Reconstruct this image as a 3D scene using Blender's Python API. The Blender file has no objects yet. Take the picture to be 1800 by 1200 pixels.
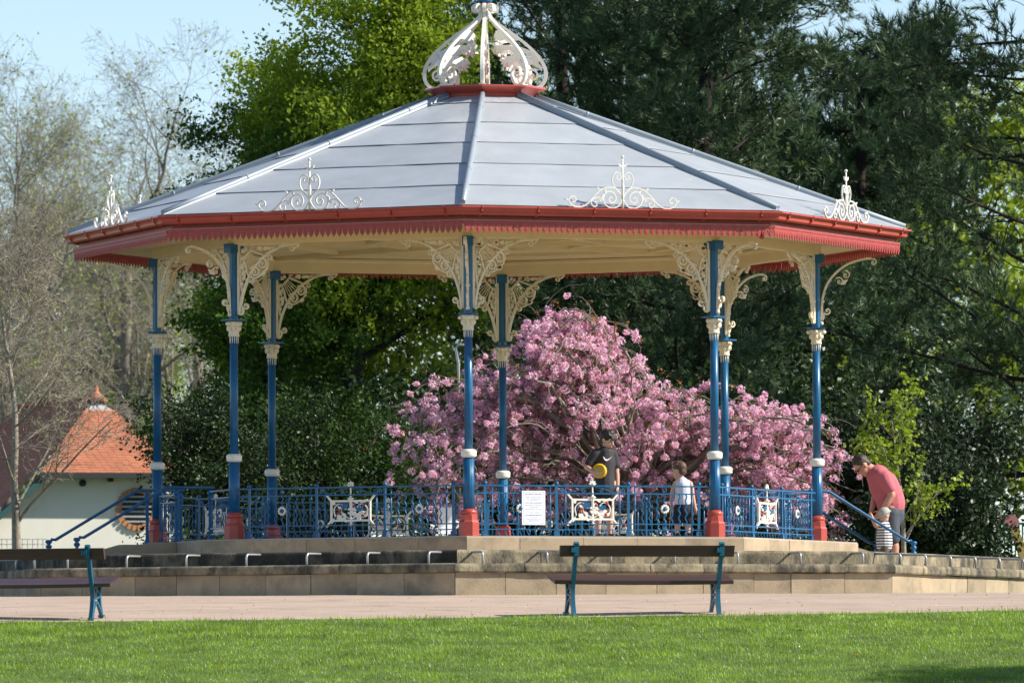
import bpy, bmesh, math, random
import numpy as np
from mathutils import Matrix, Vector

R_ = math.radians
PI = math.pi
scene = bpy.context.scene
COL = scene.collection

# ------------------------------------------------------------------ camera
CAM_D, CAM_F, CAM_X, CAM_Z = 112.663, 13770.3, 0.373, -2.300
CAM_PITCH, CAM_ROLL = 0.0479, 0.0039
cd = bpy.data.cameras.new('camera')
cam = bpy.data.objects.new('camera', cd)
COL.objects.link(cam)
cd.sensor_width = 36.0
cd.lens = 36.0 * CAM_F / 1800.0
cd.clip_start = 1.0
cd.clip_end = 3000.0
cam.matrix_world = (Matrix.Translation((CAM_X, -CAM_D, CAM_Z)) @ Matrix.Rotation(PI / 2 + CAM_PITCH, 4, 'X')
                    @ Matrix.Rotation(-CAM_ROLL, 4, 'Z'))
cd.dof.use_dof = True
cd.dof.focus_distance = 107.5
cd.dof.aperture_fstop = 4.5
scene.camera = cam

# ------------------------------------------------------------------ sky and sun
SUN_AZ, SUN_EL = R_(-7.0), R_(36.0)          # azimuth counted from +X, counter-clockwise
w = bpy.data.worlds.new('World')
scene.world = w
w.use_nodes = True
nt = w.node_tree
bgn = nt.nodes['Background']
sky = nt.nodes.new('ShaderNodeTexSky')
sky.sky_type = 'NISHITA'
sky.sun_disc = False
sky.sun_elevation = SUN_EL
sky.sun_rotation = PI / 2 - SUN_AZ
sky.altitude = 50
sky.air_density = 0.72
sky.dust_density = 0.1
sky.ozone_density = 0.25
nt.links.new(sky.outputs[0], bgn.inputs[0])
bgn.inputs[1].default_value = 0.107
sl = bpy.data.lights.new('sun', 'SUN')
sl.energy = 4.6
sl.angle = R_(0.53)
sl.color = (1.0, 0.93, 0.82)
so = bpy.data.objects.new('sun', sl)
COL.objects.link(so)
sd = Vector((math.cos(SUN_EL) * math.cos(SUN_AZ), math.cos(SUN_EL) * math.sin(SUN_AZ), math.sin(SUN_EL)))
so.rotation_euler = (-sd).to_track_quat('-Z', 'Y').to_euler()
so.location = sd * 60
scene.view_settings.view_transform = 'Standard'
scene.view_settings.look = 'None'
scene.view_settings.exposure = 0.70
scene.view_settings.gamma = 1.0
scene.cycles.max_bounces = 8
scene.cycles.transparent_max_bounces = 8
scene.render.engine = 'CYCLES'


# ------------------------------------------------------------------ helpers
def at(px, py, Y):
    """Point of the place that the photograph shows at pixel (px, py), at depth Y."""
    u, v = px - 900.0, py - 600.0
    cr, sr = math.cos(CAM_ROLL), math.sin(CAM_ROLL)
    u, v = u * cr - v * sr, u * sr + v * cr
    d = Vector((u / CAM_F, 1.0, -v / CAM_F))
    c, s = math.cos(CAM_PITCH), math.sin(CAM_PITCH)
    d = Vector((d.x, d.y * c - d.z * s, d.y * s + d.z * c))
    t = (Y + CAM_D) / d.y
    return Vector((CAM_X + d.x * t, Y, CAM_Z + d.z * t))


def tag(o, label=None, cat=None, group=None, kind=None):
    if label: o['label'] = label
    if cat: o['category'] = cat
    if group: o['group'] = group
    if kind: o['kind'] = kind
    return o


def link(o, parent=None):
    COL.objects.link(o)
    if parent is not None:
        o.parent = parent
    return o


def empty(name, loc=(0, 0, 0), rz=0.0, parent=None):
    o = bpy.data.objects.new(name, None)
    o.empty_display_size = 0.2
    link(o, parent)
    o.location = loc
    o.rotation_euler = (0, 0, rz)
    return o


def np_mesh(name, V, F, mat=None, smooth=False):
    V = np.asarray(V, dtype=np.float32)
    F = np.asarray(F, dtype=np.int32)
    me = bpy.data.meshes.new(name)
    n, k = F.shape
    me.vertices.add(len(V))
    me.vertices.foreach_set('co', V.ravel())
    me.loops.add(n * k)
    me.loops.foreach_set('vertex_index', F.ravel())
    me.polygons.add(n)
    me.polygons.foreach_set('loop_start', np.arange(0, n * k, k, dtype=np.int32))
    me.polygons.foreach_set('loop_total', np.full(n, k, dtype=np.int32))
    if smooth:
        me.polygons.foreach_set('use_smooth', np.ones(n, dtype=bool))
    me.update(calc_edges=True)
    if mat: me.materials.append(mat)
    return me


def obj(name, me, parent=None, loc=None, rz=None):
    o = bpy.data.objects.new(name, me)
    link(o, parent)
    if loc is not None: o.location = loc
    if rz is not None: o.rotation_euler = (0, 0, rz)
    return o


def copy_tree(o, parent=None):
    c = o.copy()
    link(c)
    c.parent = parent
    for ch in list(o.children):
        copy_tree(ch, c)
    return c


class MB:
    """Collects pieces of one mesh."""
    def __init__(self):
        self.v, self.f, self.s = [], [], []

    def add(self, vs, fs, smooth=False):
        b = len(self.v)
        self.v.extend([tuple(p) for p in vs])
        for q in fs:
            self.f.append(tuple(i + b for i in q))
            self.s.append(smooth)
        return self

    def box(self, x0, x1, y0, y1, z0, z1):
        return self.add([(x0, y0, z0), (x1, y0, z0), (x1, y1, z0), (x0, y1, z0), (x0, y0, z1), (x1, y0, z1), (x1, y1, z1), (x0, y1, z1)],
                        [(0, 3, 2, 1), (4, 5, 6, 7), (0, 1, 5, 4), (1, 2, 6, 5), (2, 3, 7, 6), (3, 0, 4, 7)])

    def tube(self, pts, r, n=8, cap=True, smooth=True):
        pts = [Vector(p) for p in pts]
        m = len(pts)
        rs = r if isinstance(r, (list, tuple)) else [r] * m
        vs, fs = [], []
        t0 = (pts[1] - pts[0]).normalized()
        u = t0.cross(Vector((0, 0, 1)))
        if u.length < 1e-3: u = t0.cross(Vector((1, 0, 0)))
        u.normalize()
        for i, p in enumerate(pts):
            t = (pts[min(i + 1, m - 1)] - pts[max(i - 1, 0)]).normalized()
            u = (u - t * u.dot(t))
            if u.length < 1e-6: u = t.orthogonal()
            u.normalize()
            v = t.cross(u)
            for k in range(n):
                a = 2 * PI * k / n
                vs.append(p + (u * math.cos(a) + v * math.sin(a)) * rs[i])
        for i in range(m - 1):
            for k in range(n):
                k2 = (k + 1) % n
                fs.append((i * n + k, i * n + k2, (i + 1) * n + k2, (i + 1) * n + k))
        self.add(vs, fs, smooth)
        if cap:
            b = len(self.v) - len(vs)
            self.f.append(tuple(b + k for k in reversed(range(n)))); self.s.append(False)
            self.f.append(tuple(b + (m - 1) * n + k for k in range(n))); self.s.append(False)
        return self

    def band(self, pts, wd, dp, y=0.0):
        """Flat bar swept along a 2D path (x, z): wd in the plane, dp across it."""
        m = len(pts)
        ws = wd if isinstance(wd, (list, tuple)) else [wd] * m
        vs, fs = [], []
        for i, (x, z) in enumerate(pts):
            a = pts[max(i - 1, 0)]; b = pts[min(i + 1, m - 1)]
            tx, tz = b[0] - a[0], b[1] - a[1]
            l = math.hypot(tx, tz) or 1.0
            nx, nz = -tz / l * ws[i] / 2, tx / l * ws[i] / 2
            vs += [(x + nx, y - dp / 2, z + nz), (x - nx, y - dp / 2, z - nz), (x - nx, y + dp / 2, z - nz), (x + nx, y + dp / 2, z + nz)]
        for i in range(m - 1):
            for k in range(4):
                k2 = (k + 1) % 4
                fs.append((i * 4 + k, i * 4 + k2, (i + 1) * 4 + k2, (i + 1) * 4 + k))
        fs.append((3, 2, 1, 0)); e = (m - 1) * 4
        fs.append((e, e + 1, e + 2, e + 3))
        return self.add(vs, fs)

    def plate(self, outline, y0, y1):
        """Extruded 2D outline (x, z)."""
        n = len(outline)
        vs = [(x, y0, z) for x, z in outline] + [(x, y1, z) for x, z in outline]
        fs = [tuple(range(n)), tuple(reversed(range(n, 2 * n)))]
        for i in range(n):
            j = (i + 1) % n
            fs.append((i, i + n, j + n, j))
        return self.add(vs, fs)

    def lathe(self, prof, n=16, smooth=True, c=(0, 0), mod=None):
        vs, fs = [], []
        for (r, z) in prof:
            for k in range(n):
                a = 2 * PI * (k + 0.5) / n
                rr = r if mod is None else r * mod(a, z)
                vs.append((c[0] + rr * math.cos(a), c[1] + rr * math.sin(a), z))
        for i in range(len(prof) - 1):
            for k in range(n):
                k2 = (k + 1) % n
                fs.append((i * n + k, i * n + k2, (i + 1) * n + k2, (i + 1) * n + k))
        self.add(vs, fs, smooth)
        b = len(self.v) - len(vs)
        self.f.append(tuple(b + k for k in reversed(range(n)))); self.s.append(False)
        e = b + (len(prof) - 1) * n
        self.f.append(tuple(e + k for k in range(n))); self.s.append(False)
        return self

    def ball(self, c, r, n=8, m=6, sz=1.0, sx=1.0, sy=1.0):
        vs, fs = [], []
        for i in range(m + 1):
            p = PI * i / m
            for k in range(n):
                a = 2 * PI * k / n
                vs.append((c[0] + sx * r * math.sin(p) * math.cos(a), c[1] + sy * r * math.sin(p) * math.sin(a), c[2] + sz * r * math.cos(p)))
        for i in range(m):
            for k in range(n):
                k2 = (k + 1) % n
                fs.append((i * n + k, (i + 1) * n + k, (i + 1) * n + k2, i * n + k2))
        return self.add(vs, fs, True)

    def mesh(self, name, mat):
        me = bpy.data.meshes.new(name)
        me.from_pydata(self.v, [], self.f)
        me.polygons.foreach_set('use_smooth', self.s)
        if mat: me.materials.append(mat)
        me.update()
        return me

    def build(self, name, mat, parent=None, loc=None, rz=None):
        return obj(name, self.mesh(name, mat), parent, loc, rz)


def spiral(cx, cz, r0, r1, a0, a1, n=18):
    """Points from radius r0 at angle a0 to r1 at a1 (degrees)."""
    out = []
    for i in range(n + 1):
        t = i / n
        r = r0 + (r1 - r0) * t
        a = R_(a0 + (a1 - a0) * t)
        out.append((cx + r * math.cos(a), cz + r * math.sin(a)))
    return out


def smooth2(pts, k=4):
    """Catmull-Rom through 2D points."""
    out = []
    n = len(pts)
    for i in range(n - 1):
        p0, p1, p2, p3 = pts[max(i - 1, 0)], pts[i], pts[i + 1], pts[min(i + 2, n - 1)]
        for j in range(k):
            t = j / k
            out.append(tuple(0.5 * (2 * b + (c - a) * t + (2 * a - 5 * b + 4 * c - d) * t * t + (3 * b - a - 3 * c + d) * t ** 3)
                             for a, b, c, d in zip(p0, p1, p2, p3)))
    out.append(tuple(pts[-1]))
    return out


def leaf2(x, z, ang, L, W):
    a = R_(ang)
    ca, sa = math.cos(a), math.sin(a)
    o = [(0, 0), (.25 * L, .42 * W), (.55 * L, .5 * W), (.85 * L, .25 * W), (L, 0), (.85 * L, -.25 * W), (.55 * L, -.5 * W), (.25 * L, -.42 * W)]
    return [(x + p * ca - q * sa, z + p * sa + q * ca) for p, q in o]


# ------------------------------------------------------------------ materials
def mat(name, col, rough=0.5, var=0.0, scale=5.0, bump=0.0, bscale=40.0, metallic=0.0, spec=0.5, dark=None, dscale=1.2, damt=0.5, coord='Object', stretch=None, objrand=0.0, specks=0.0):
    m = bpy.data.materials.new(name)
    m.use_nodes = True
    t = m.node_tree
    b = t.nodes['Principled BSDF']
    b.inputs['Roughness'].default_value = rough
    b.inputs['Metallic'].default_value = metallic
    b.inputs['Specular IOR Level'].default_value = spec
    tc = t.nodes.new('ShaderNodeTexCoord')
    src = tc.outputs[coord]
    if coord == 'World':
        src = None
    if stretch:
        mp = t.nodes.new('ShaderNodeMapping')
        mp.inputs['Scale'].default_value = stretch
        t.links.new(src, mp.inputs[0])
        src = mp.outputs[0]
    cur = None
    if var > 0:
        nz = t.nodes.new('ShaderNodeTexNoise')
        nz.inputs['Scale'].default_value = scale
        nz.inputs['Detail'].default_value = 6
        nz.inputs['Roughness'].default_value = 0.62
        t.links.new(src, nz.inputs['Vector'])
        rp = t.nodes.new('ShaderNodeValToRGB')
        rp.color_ramp.elements[0].position = 0.3
        rp.color_ramp.elements[1].position = 0.72
        rp.color_ramp.elements[0].color = tuple(c * (1 - var) for c in col[:3]) + (1,)
        rp.color_ramp.elements[1].color = tuple(min(1, c * (1 + var)) for c in col[:3]) + (1,)
        t.links.new(nz.outputs['Fac'], rp.inputs[0])
        cur = rp.outputs[0]
    if dark is not None:
        n2 = t.nodes.new('ShaderNodeTexNoise')
        n2.inputs['Scale'].default_value = dscale
        n2.inputs['Detail'].default_value = 8
        n2.inputs['Roughness'].default_value = 0.68
        t.links.new(src, n2.inputs['Vector'])
        r2 = t.nodes.new('ShaderNodeValToRGB')
        r2.color_ramp.elements[0].position = 0.62 - damt * 0.3
        r2.color_ramp.elements[1].position = 0.85 - damt * 0.3
        t.links.new(n2.outputs['Fac'], r2.inputs[0])
        mx = t.nodes.new('ShaderNodeMix')
        mx.data_type = 'RGBA'
        t.links.new(r2.outputs[0], mx.inputs['Factor'])
        if cur is not None: t.links.new(cur, mx.inputs['A'])
        else: mx.inputs['A'].default_value = tuple(col[:3]) + (1,)
        mx.inputs['B'].default_value = tuple(dark) + (1,)
        cur = mx.outputs['Result']
    if specks > 0:
        n4 = t.nodes.new('ShaderNodeTexNoise')
        n4.inputs['Scale'].default_value = 9.0
        n4.inputs['Detail'].default_value = 3
        t.links.new(src, n4.inputs['Vector'])
        r4 = t.nodes.new('ShaderNodeValToRGB')
        r4.color_ramp.elements[0].position = 0.70
        r4.color_ramp.elements[1].position = 0.76
        t.links.new(n4.outputs['Fac'], r4.inputs[0])
        m4 = t.nodes.new('ShaderNodeMix'); m4.data_type = 'RGBA'
        ms_ = t.nodes.new('ShaderNodeMath'); ms_.operation = 'MULTIPLY'; ms_.inputs[1].default_value = specks
        t.links.new(r4.outputs[0], ms_.inputs[0]); t.links.new(ms_.outputs[0], m4.inputs['Factor'])
        t.links.new(cur, m4.inputs['A']); m4.inputs['B'].default_value = (.75, .76, .76, 1)
        cur = m4.outputs['Result']
    if objrand > 0:
        oi = t.nodes.new('ShaderNodeObjectInfo')
        mr = t.nodes.new('ShaderNodeMapRange')
        mr.inputs['To Min'].default_value = 1 - objrand
        mr.inputs['To Max'].default_value = 1 + objrand * .6
        t.links.new(oi.outputs['Random'], mr.inputs['Value'])
        mo = t.nodes.new('ShaderNodeVectorMath'); mo.operation = 'SCALE'
        t.links.new(cur, mo.inputs[0]); t.links.new(mr.outputs[0], mo.inputs['Scale'])
        cur = mo.outputs[0]
        # each stone reads another part of the noise
        ad = t.nodes.new('ShaderNodeVectorMath'); ad.operation = 'ADD'
        sc_ = t.nodes.new('ShaderNodeMath'); sc_.operation = 'MULTIPLY'; sc_.inputs[1].default_value = 57.0
        t.links.new(oi.outputs['Random'], sc_.inputs[0])
        t.links.new(src, ad.inputs[0]); t.links.new(sc_.outputs[0], ad.inputs[1])
        for n_ in t.nodes:
            if n_.type == 'TEX_NOISE': t.links.new(ad.outputs[0], n_.inputs['Vector'])
    if cur is not None: t.links.new(cur, b.inputs['Base Color'])
    else: b.inputs['Base Color'].default_value = tuple(col[:3]) + (1,)
    if bump > 0:
        n3 = t.nodes.new('ShaderNodeTexNoise')
        n3.inputs['Scale'].default_value = bscale
        n3.inputs['Detail'].default_value = 5
        t.links.new(src, n3.inputs['Vector'])
        bp = t.nodes.new('ShaderNodeBump')
        bp.inputs['Strength'].default_value = bump
        bp.inputs['Distance'].default_value = 0.02
        t.links.new(n3.outputs['Fac'], bp.inputs['Height'])
        t.links.new(bp.outputs[0], b.inputs['Normal'])
    return m


def leaf_mat(name, c0, c1, trans=0.35, rough=0.5, gloss=0.15, c2=None, patch=0.0, pscale=1.0):
    """Leaf colours spread between c0 and c1, one value for each leaf; light passes through the blade."""
    m = bpy.data.materials.new(name)
    m.use_nodes = True
    t = m.node_tree
    for n in list(t.nodes):
        if n.type != 'OUTPUT_MATERIAL': t.nodes.remove(n)
    out = [n for n in t.nodes if n.type == 'OUTPUT_MATERIAL'][0]
    g = t.nodes.new('ShaderNodeNewGeometry')
    rp = t.nodes.new('ShaderNodeValToRGB')
    rp.color_ramp.elements[0].color = tuple(c0) + (1,)
    rp.color_ramp.elements[1].color = tuple(c1) + (1,)
    if c2 is not None:
        rp.color_ramp.elements[1].position = 0.9
        e = rp.color_ramp.elements.new(0.96)
        e.color = tuple(c2) + (1,)
    t.links.new(g.outputs['Random Per Island'], rp.inputs[0])
    colour = rp.outputs[0]
    if patch > 0:
        tc = t.nodes.new('ShaderNodeTexCoord')
        nz = t.nodes.new('ShaderNodeTexNoise')
        nz.inputs['Scale'].default_value = pscale
        nz.inputs['Detail'].default_value = 4
        t.links.new(tc.outputs['Object'], nz.inputs['Vector'])
        mr = t.nodes.new('ShaderNodeMapRange')
        mr.inputs['From Min'].default_value = .3; mr.inputs['From Max'].default_value = .7
        mr.inputs['To Min'].default_value = 1 - patch; mr.inputs['To Max'].default_value = 1 + patch
        t.links.new(nz.outputs['Fac'], mr.inputs['Value'])
        vm_ = t.nodes.new('ShaderNodeVectorMath'); vm_.operation = 'SCALE'
        t.links.new(colour, vm_.inputs[0]); t.links.new(mr.outputs[0], vm_.inputs['Scale'])
        colour = vm_.outputs[0]
    d = t.nodes.new('ShaderNodeBsdfDiffuse')
    tr = t.nodes.new('ShaderNodeBsdfTranslucent')
    gl = t.nodes.new('ShaderNodeBsdfGlossy')
    gl.inputs['Roughness'].default_value = rough
    gl.inputs['Color'].default_value = (0.6, 0.6, 0.6, 1)
    t.links.new(colour, d.inputs[0])
    t.links.new(colour, tr.inputs[0])
    m1 = t.nodes.new('ShaderNodeMixShader')
    m1.inputs[0].default_value = trans
    t.links.new(d.outputs[0], m1.inputs[1]); t.links.new(tr.outputs[0], m1.inputs[2])
    m2 = t.nodes.new('ShaderNodeMixShader')
    fr = t.nodes.new('ShaderNodeFresnel')
    fr.inputs[0].default_value = 1.4
    mm = t.nodes.new('ShaderNodeMath'); mm.operation = 'MULTIPLY'
    mm.inputs[1].default_value = gloss * 3
    t.links.new(fr.outputs[0], mm.inputs[0])
    t.links.new(mm.outputs[0], m2.inputs[0])
    t.links.new(m1.outputs[0], m2.inputs[1]); t.links.new(gl.outputs[0], m2.inputs[2])
    t.links.new(m2.outputs[0], out.inputs[0])
    return m


M = {}
M['blue'] = mat('blue_paint', (0.004, 0.105, 0.25), 0.34, var=0.2, scale=6, spec=0.5, dark=(.012, .07, .14), dscale=5, damt=.25)
M['red'] = mat('red_paint', (0.42, 0.064, 0.045), 0.36, var=0.12, scale=4)
M['valance_red'] = mat('valance_red_paint', (0.38, 0.058, 0.05), 0.5, var=0.18, scale=12)
M['cream'] = mat('cream_paint', (0.79, 0.64, 0.39), 0.5, var=0.06, scale=3)
M['iron_cream'] = mat('cream_iron_paint', (0.80, 0.71, 0.53), 0.42, var=0.10, scale=14, dark=(0.25, 0.16, 0.08), dscale=9, damt=0.12)
M['white'] = mat('white_iron_paint', (0.80, 0.765, 0.68), 0.38, var=0.05, scale=12, dark=(0.36, 0.27, 0.17), dscale=11, damt=0.12)
M['roof'] = mat('grey_roof_sheet', (0.45, 0.48, 0.505), 0.42, var=0.09, scale=1.3, dark=(0.47, 0.51, 0.55), dscale=2.6, damt=0.3, metallic=0.15, objrand=.07, specks=.6, bump=.12, bscale=3.0)
M['hip'] = mat('grey_hip_roll', (0.29, 0.335, 0.375), 0.5, var=0.08, scale=3, metallic=0.2)
M['stone'] = mat('buff_stone', (0.39, 0.31, 0.205), 0.85, var=0.18, scale=2.6, bump=0.35, bscale=60, dark=(0.20, 0.17, 0.115), dscale=2.1, damt=0.40, objrand=.16)
M['coping'] = mat('weathered_stone', (0.33, 0.275, 0.175), 0.88, var=0.25, scale=4, bump=0.5, bscale=45, dark=(0.06, 0.055, 0.04), dscale=3.0, damt=0.8, objrand=.15, stretch=(1, 1, .6))
M['coping_black'] = mat('black_stained_stone', (0.25, 0.21, 0.145), 0.9, var=0.3, scale=4, bump=0.5, bscale=45, dark=(0.032, 0.030, 0.024), dscale=2.6, damt=1.0, objrand=.15, stretch=(1, 1, .6))
M['steel'] = mat('galvanised_steel', (0.42, 0.43, 0.44), 0.38, metallic=0.55, var=0.06, scale=20)
M['teal'] = mat('teal_cast_iron', (0.008, 0.10, 0.17), 0.32, var=0.15, scale=10)
M['wood'] = mat('maroon_wood', (0.06, 0.032, 0.032), 0.42, var=0.2, scale=6, bump=0.12, bscale=30, stretch=(0.4, 6, 6))
M['black'] = mat('black_cloth', (0.016, 0.015, 0.017), 0.85, var=0.15, scale=10)
M['skin'] = mat('skin', (0.60, 0.34, 0.24), 0.55, var=0.05, scale=15)
M['skin_red'] = mat('sunburnt_skin', (0.55, 0.27, 0.19), 0.55, var=0.06, scale=15)

PHI = R_(-2.773)
RC = 4.75                                   # radius of the ring of columns
FLOOR, WALK, PATH = 0.186, -0.12, -0.665
T8 = math.tan(R_(22.5))
C8 = math.cos(R_(22.5))


def pol(r, a, z=0.0):
    return Vector((r * math.cos(a), r * math.sin(a), z))


# ------------------------------------------------------------------ ground
def edge_y(x):
    """Where the path meets the lawn."""
    x = max(-11.0, min(11.0, x))
    return -12.55 + 0.055 * x + 0.010 * max(0, x) ** 2 - 0.01 * max(0, -x) ** 1.5


def ground_z(x, y):
    e = edge_y(x)
    if y >= 3.0: return -0.24 + 0.24 * min(1, (y - 3) / 12.0)
    if y >= -2.0: return PATH + (PATH + 0.24 - 2 * PATH - 0.24 + (-0.24 - PATH)) * 0 + (-0.24 - PATH) * max(0, min(1, (y + 2) / 5.0))
    if y >= -8.3: return PATH
    t = (-8.3 - y)
    z = PATH - 0.088 * t
    ze = PATH - 0.088 * (-8.3 - e)
    if y >= e: return z
    d = e - y
    s = 0.115
    return ze - s * d if d < 24 else ze - s * 24 - 0.012 * (1 - math.exp(-(d - 24) / 12))


def grid_mesh(name, xs, ys, mt, off=0.0, rough=0.0, seed=1, yfun=None):
    rg = np.random.default_rng(seed)
    V = []
    for j, y in enumerate(ys):
        for x in xs:
            yy = yfun(x, y) if yfun else y
            V.append((x, yy, ground_z(x, yy) + off + (rg.normal() * rough if rough else 0)))
    nx = len(xs)
    F = [(j * nx + i, j * nx + i + 1, (j + 1) * nx + i + 1, (j + 1) * nx + i) for j in range(len(ys) - 1) for i in range(nx - 1)]
    return np_mesh(name, V, F, mt, True)


M['earth'] = mat('park_ground', (0.07, 0.10, 0.03), 0.95, var=0.4, scale=0.6, coord='Object')
M['path'] = mat('pink_asphalt', (0.49, 0.375, 0.295), 0.9, var=0.13, scale=1.6, bump=0.6, bscale=90, dark=(0.27, 0.20, 0.15), dscale=2.6, damt=0.30, stretch=(.45, 1.6, 1))
M['lawn'] = mat('lawn_soil', (0.075, 0.13, 0.02), 0.95, var=0.35, scale=1.8, bump=0.3, bscale=30)
xs = [-900, -400, -150, -60, -30, -20, -15, -10, -5, 0, 5, 10, 15, 20, 30, 60, 150, 400, 900]
ys = [-400, -200, -130, -80, -60, -50, -42, -36, -30, -26, -22, -19, -17, -15, -13.5, -12.5, -11, -9.5, -8.3, -5, -2, 0, 3, 9, 15, 40, 80, 200, 500, 1200]
tag(obj('ground', grid_mesh('ground', xs, ys, M['earth'], -0.06)), 'green park ground reaching to the horizon', kind='structure')
pxs = list(np.linspace(-26, 26, 105))
pu = list(np.linspace(0, 1, 16))
tag(obj('path', grid_mesh('path', pxs, pu, M['path'], 0.0, 0.0025, 2, lambda x, u: edge_y(x) - 0.25 + u * (-4.6 - edge_y(x) + 0.25))),
    'pinkish tarmac path around the stone terrace', kind='structure')
lu = [0, .004, .01, .02, .04, .07, .1, .15, .2, .3, .4, .5, .7, 1.0]
tag(obj('lawn', grid_mesh('lawn', pxs, lu, M['lawn'], 0.012, 0.0, 3, lambda x, u: edge_y(x) - u * 60 + 0.06 * math.sin(x * 3.1) * (1 - u) * 0.6 + 0.03 * math.sin(x * 9.7 + 1))),
    'green lawn sloping up to the path', kind='structure')


# ------------------------------------------------------------------ stone terraces
def face_frame(ap, k):
    """Location and turn of octagon face k: local x along the face, local y inwards."""
    a = PHI + R_(-90 + 45 * k + 22.5)
    return pol(ap, a), a + PI / 2


def stones(root, name, ap, k, prof, cuts, mt, jit=0.004, gap=0.004, seed=0, end_gap=0.003, mt2=None):
    """Lay one course of stones along face k: prof is the section (depth, z), cuts the joints along the face."""
    rg = random.Random(seed * 97 + k)
    loc, rz = face_frame(ap, k)
    h0 = ap * T8
    n = len(prof)
    for i in range(len(cuts) - 1):
        s0, s1 = cuts[i], cuts[i + 1]
        first, last = i == 0, i == len(cuts) - 2
        dj = rg.uniform(-jit, jit); zj = rg.uniform(-jit, jit) * 0.5
        segs = max(2, int((s1 - s0) / 0.2))
        V, F = [], []
        for j in range(segs + 1):
            t = j / segs
            for (d, z) in prof:
                hh = h0 - d * T8 - end_gap
                a = -hh if first else s0 + gap / 2
                b = hh if last else s1 - gap / 2
                wob = rg.uniform(-1, 1) * jit * 0.35
                V.append((a + (b - a) * t, d + dj + wob, z + zj + wob * .6))
        for j in range(segs):
            for q in range(n):
                q2 = (q + 1) % n
                F.append((j * n + q, j * n + q2, (j + 1) * n + q2, (j + 1) * n + q))
        F.append(tuple(reversed(range(n)))); e = segs * n
        F.append(tuple(range(e, e + n)))
        me = bpy.data.meshes.new(name)
        me.from_pydata(V, [], F)
        me.materials.append(mt2 if (mt2 and rg.random() < .5) else mt)
        me.update()
        obj(name, me, root, loc, rz)


def bullnose(d0, d1, z0, z1, r):
    pts = [(d1, z0), (d1, z1)]
    for i in range(6):
        a = R_(90 + 90 * i / 5)
        pts.append((d0 + r + r * math.cos(a), z1 - r + r * math.sin(a)))
    pts += [(d0, z0 + .02), (d0 + .012, z0)]
    return pts


def cutlist(ap, w_, rg):
    h = ap * T8
    n = max(1, round(2 * h / w_))
    c = [-h + 2 * h * i / n for i in range(n + 1)]
    for i in range(1, n): c[i] += rg.uniform(-.09, .09)
    return c


R1, R2, RF = 8.26, 7.77, 5.332
A1, A2, AF = R1 * C8, R2 * C8, RF * C8
rgc = random.Random(5)
lower = tag(empty('stone_bench_terrace'), 'low buff stone terrace ledge with rounded coping around the bandstand', 'stone terrace')
upper = tag(empty('stone_back_wall'), 'dark stained rounded stone wall behind the terrace ledge', 'stone wall')
plinth = tag(empty('bandstand_plinth'), 'eight sided buff stone plinth under the blue columns', 'plinth')
M['stone_shade'] = M['stone']
for k in range(8):
    far = k in (3, 4, 5)
    dk = M['coping_black'] if k in (6, 7) else M['coping']
    stones(lower, 'wall_block', A1, k, [(0.03, -1.0), (0.6, -1.0), (0.6, -.37), (0.03, -.37)], cutlist(A1, 6 if far else .74, rgc), M['stone'], .007, .008, 1)
    stones(lower, 'coping_stone', A1, k, bullnose(-.035, .74, -.366, -.2428, .05), cutlist(A1, 6 if far else .95, rgc), M['coping'], .005, .005, 2)
    stones(upper, 'coping_stone', A2, k, bullnose(0, .36, -.30, -.0543, .05), cutlist(A2, 6 if far else 1.2, rgc), dk, .005, .005, 3)
    stones(plinth, 'plinth_block', AF, k, [(0, -.7), (.5, -.7), (.5, FLOOR - .012), (.012, FLOOR - .012), (0, FLOOR - .024)], cutlist(AF, 6 if far else .85, rgc), M['stone'], .004, .005, 4)
mb = MB()
fl = [pol(RF - .01, PHI + R_(-90 + 45 * i)) for i in range(8)]
mb.add([(p.x, p.y, FLOOR - .06) for p in fl] + [(p.x, p.y, FLOOR) for p in fl], [tuple(reversed(range(8))), tuple(range(8, 16))] + [(i, (i + 1) % 8, (i + 1) % 8 + 8, i + 8) for i in range(8)])
M['paving'] = mat('floor_paving', (0.42, 0.37, 0.29), 0.85, var=0.15, scale=1.5)
mb.build('floor_slab', M['paving'], plinth)
mb = MB()                                        # walkway between plinth and back wall
wi = [pol(RF - .3, PHI + R_(-90 + 45 * i)) for i in range(8)]
wo = [pol(R2 - .2, PHI + R_(-90 + 45 * i)) for i in range(8)]
mb.add([(p.x, p.y, WALK) for p in wi] + [(p.x, p.y, WALK) for p in wo], [(i, i + 8, (i + 1) % 8 + 8, (i + 1) % 8) for i in range(8)])
tag(mb.build('walkway', M['path']), 'sunken walkway round the bandstand plinth', kind='structure')

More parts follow.
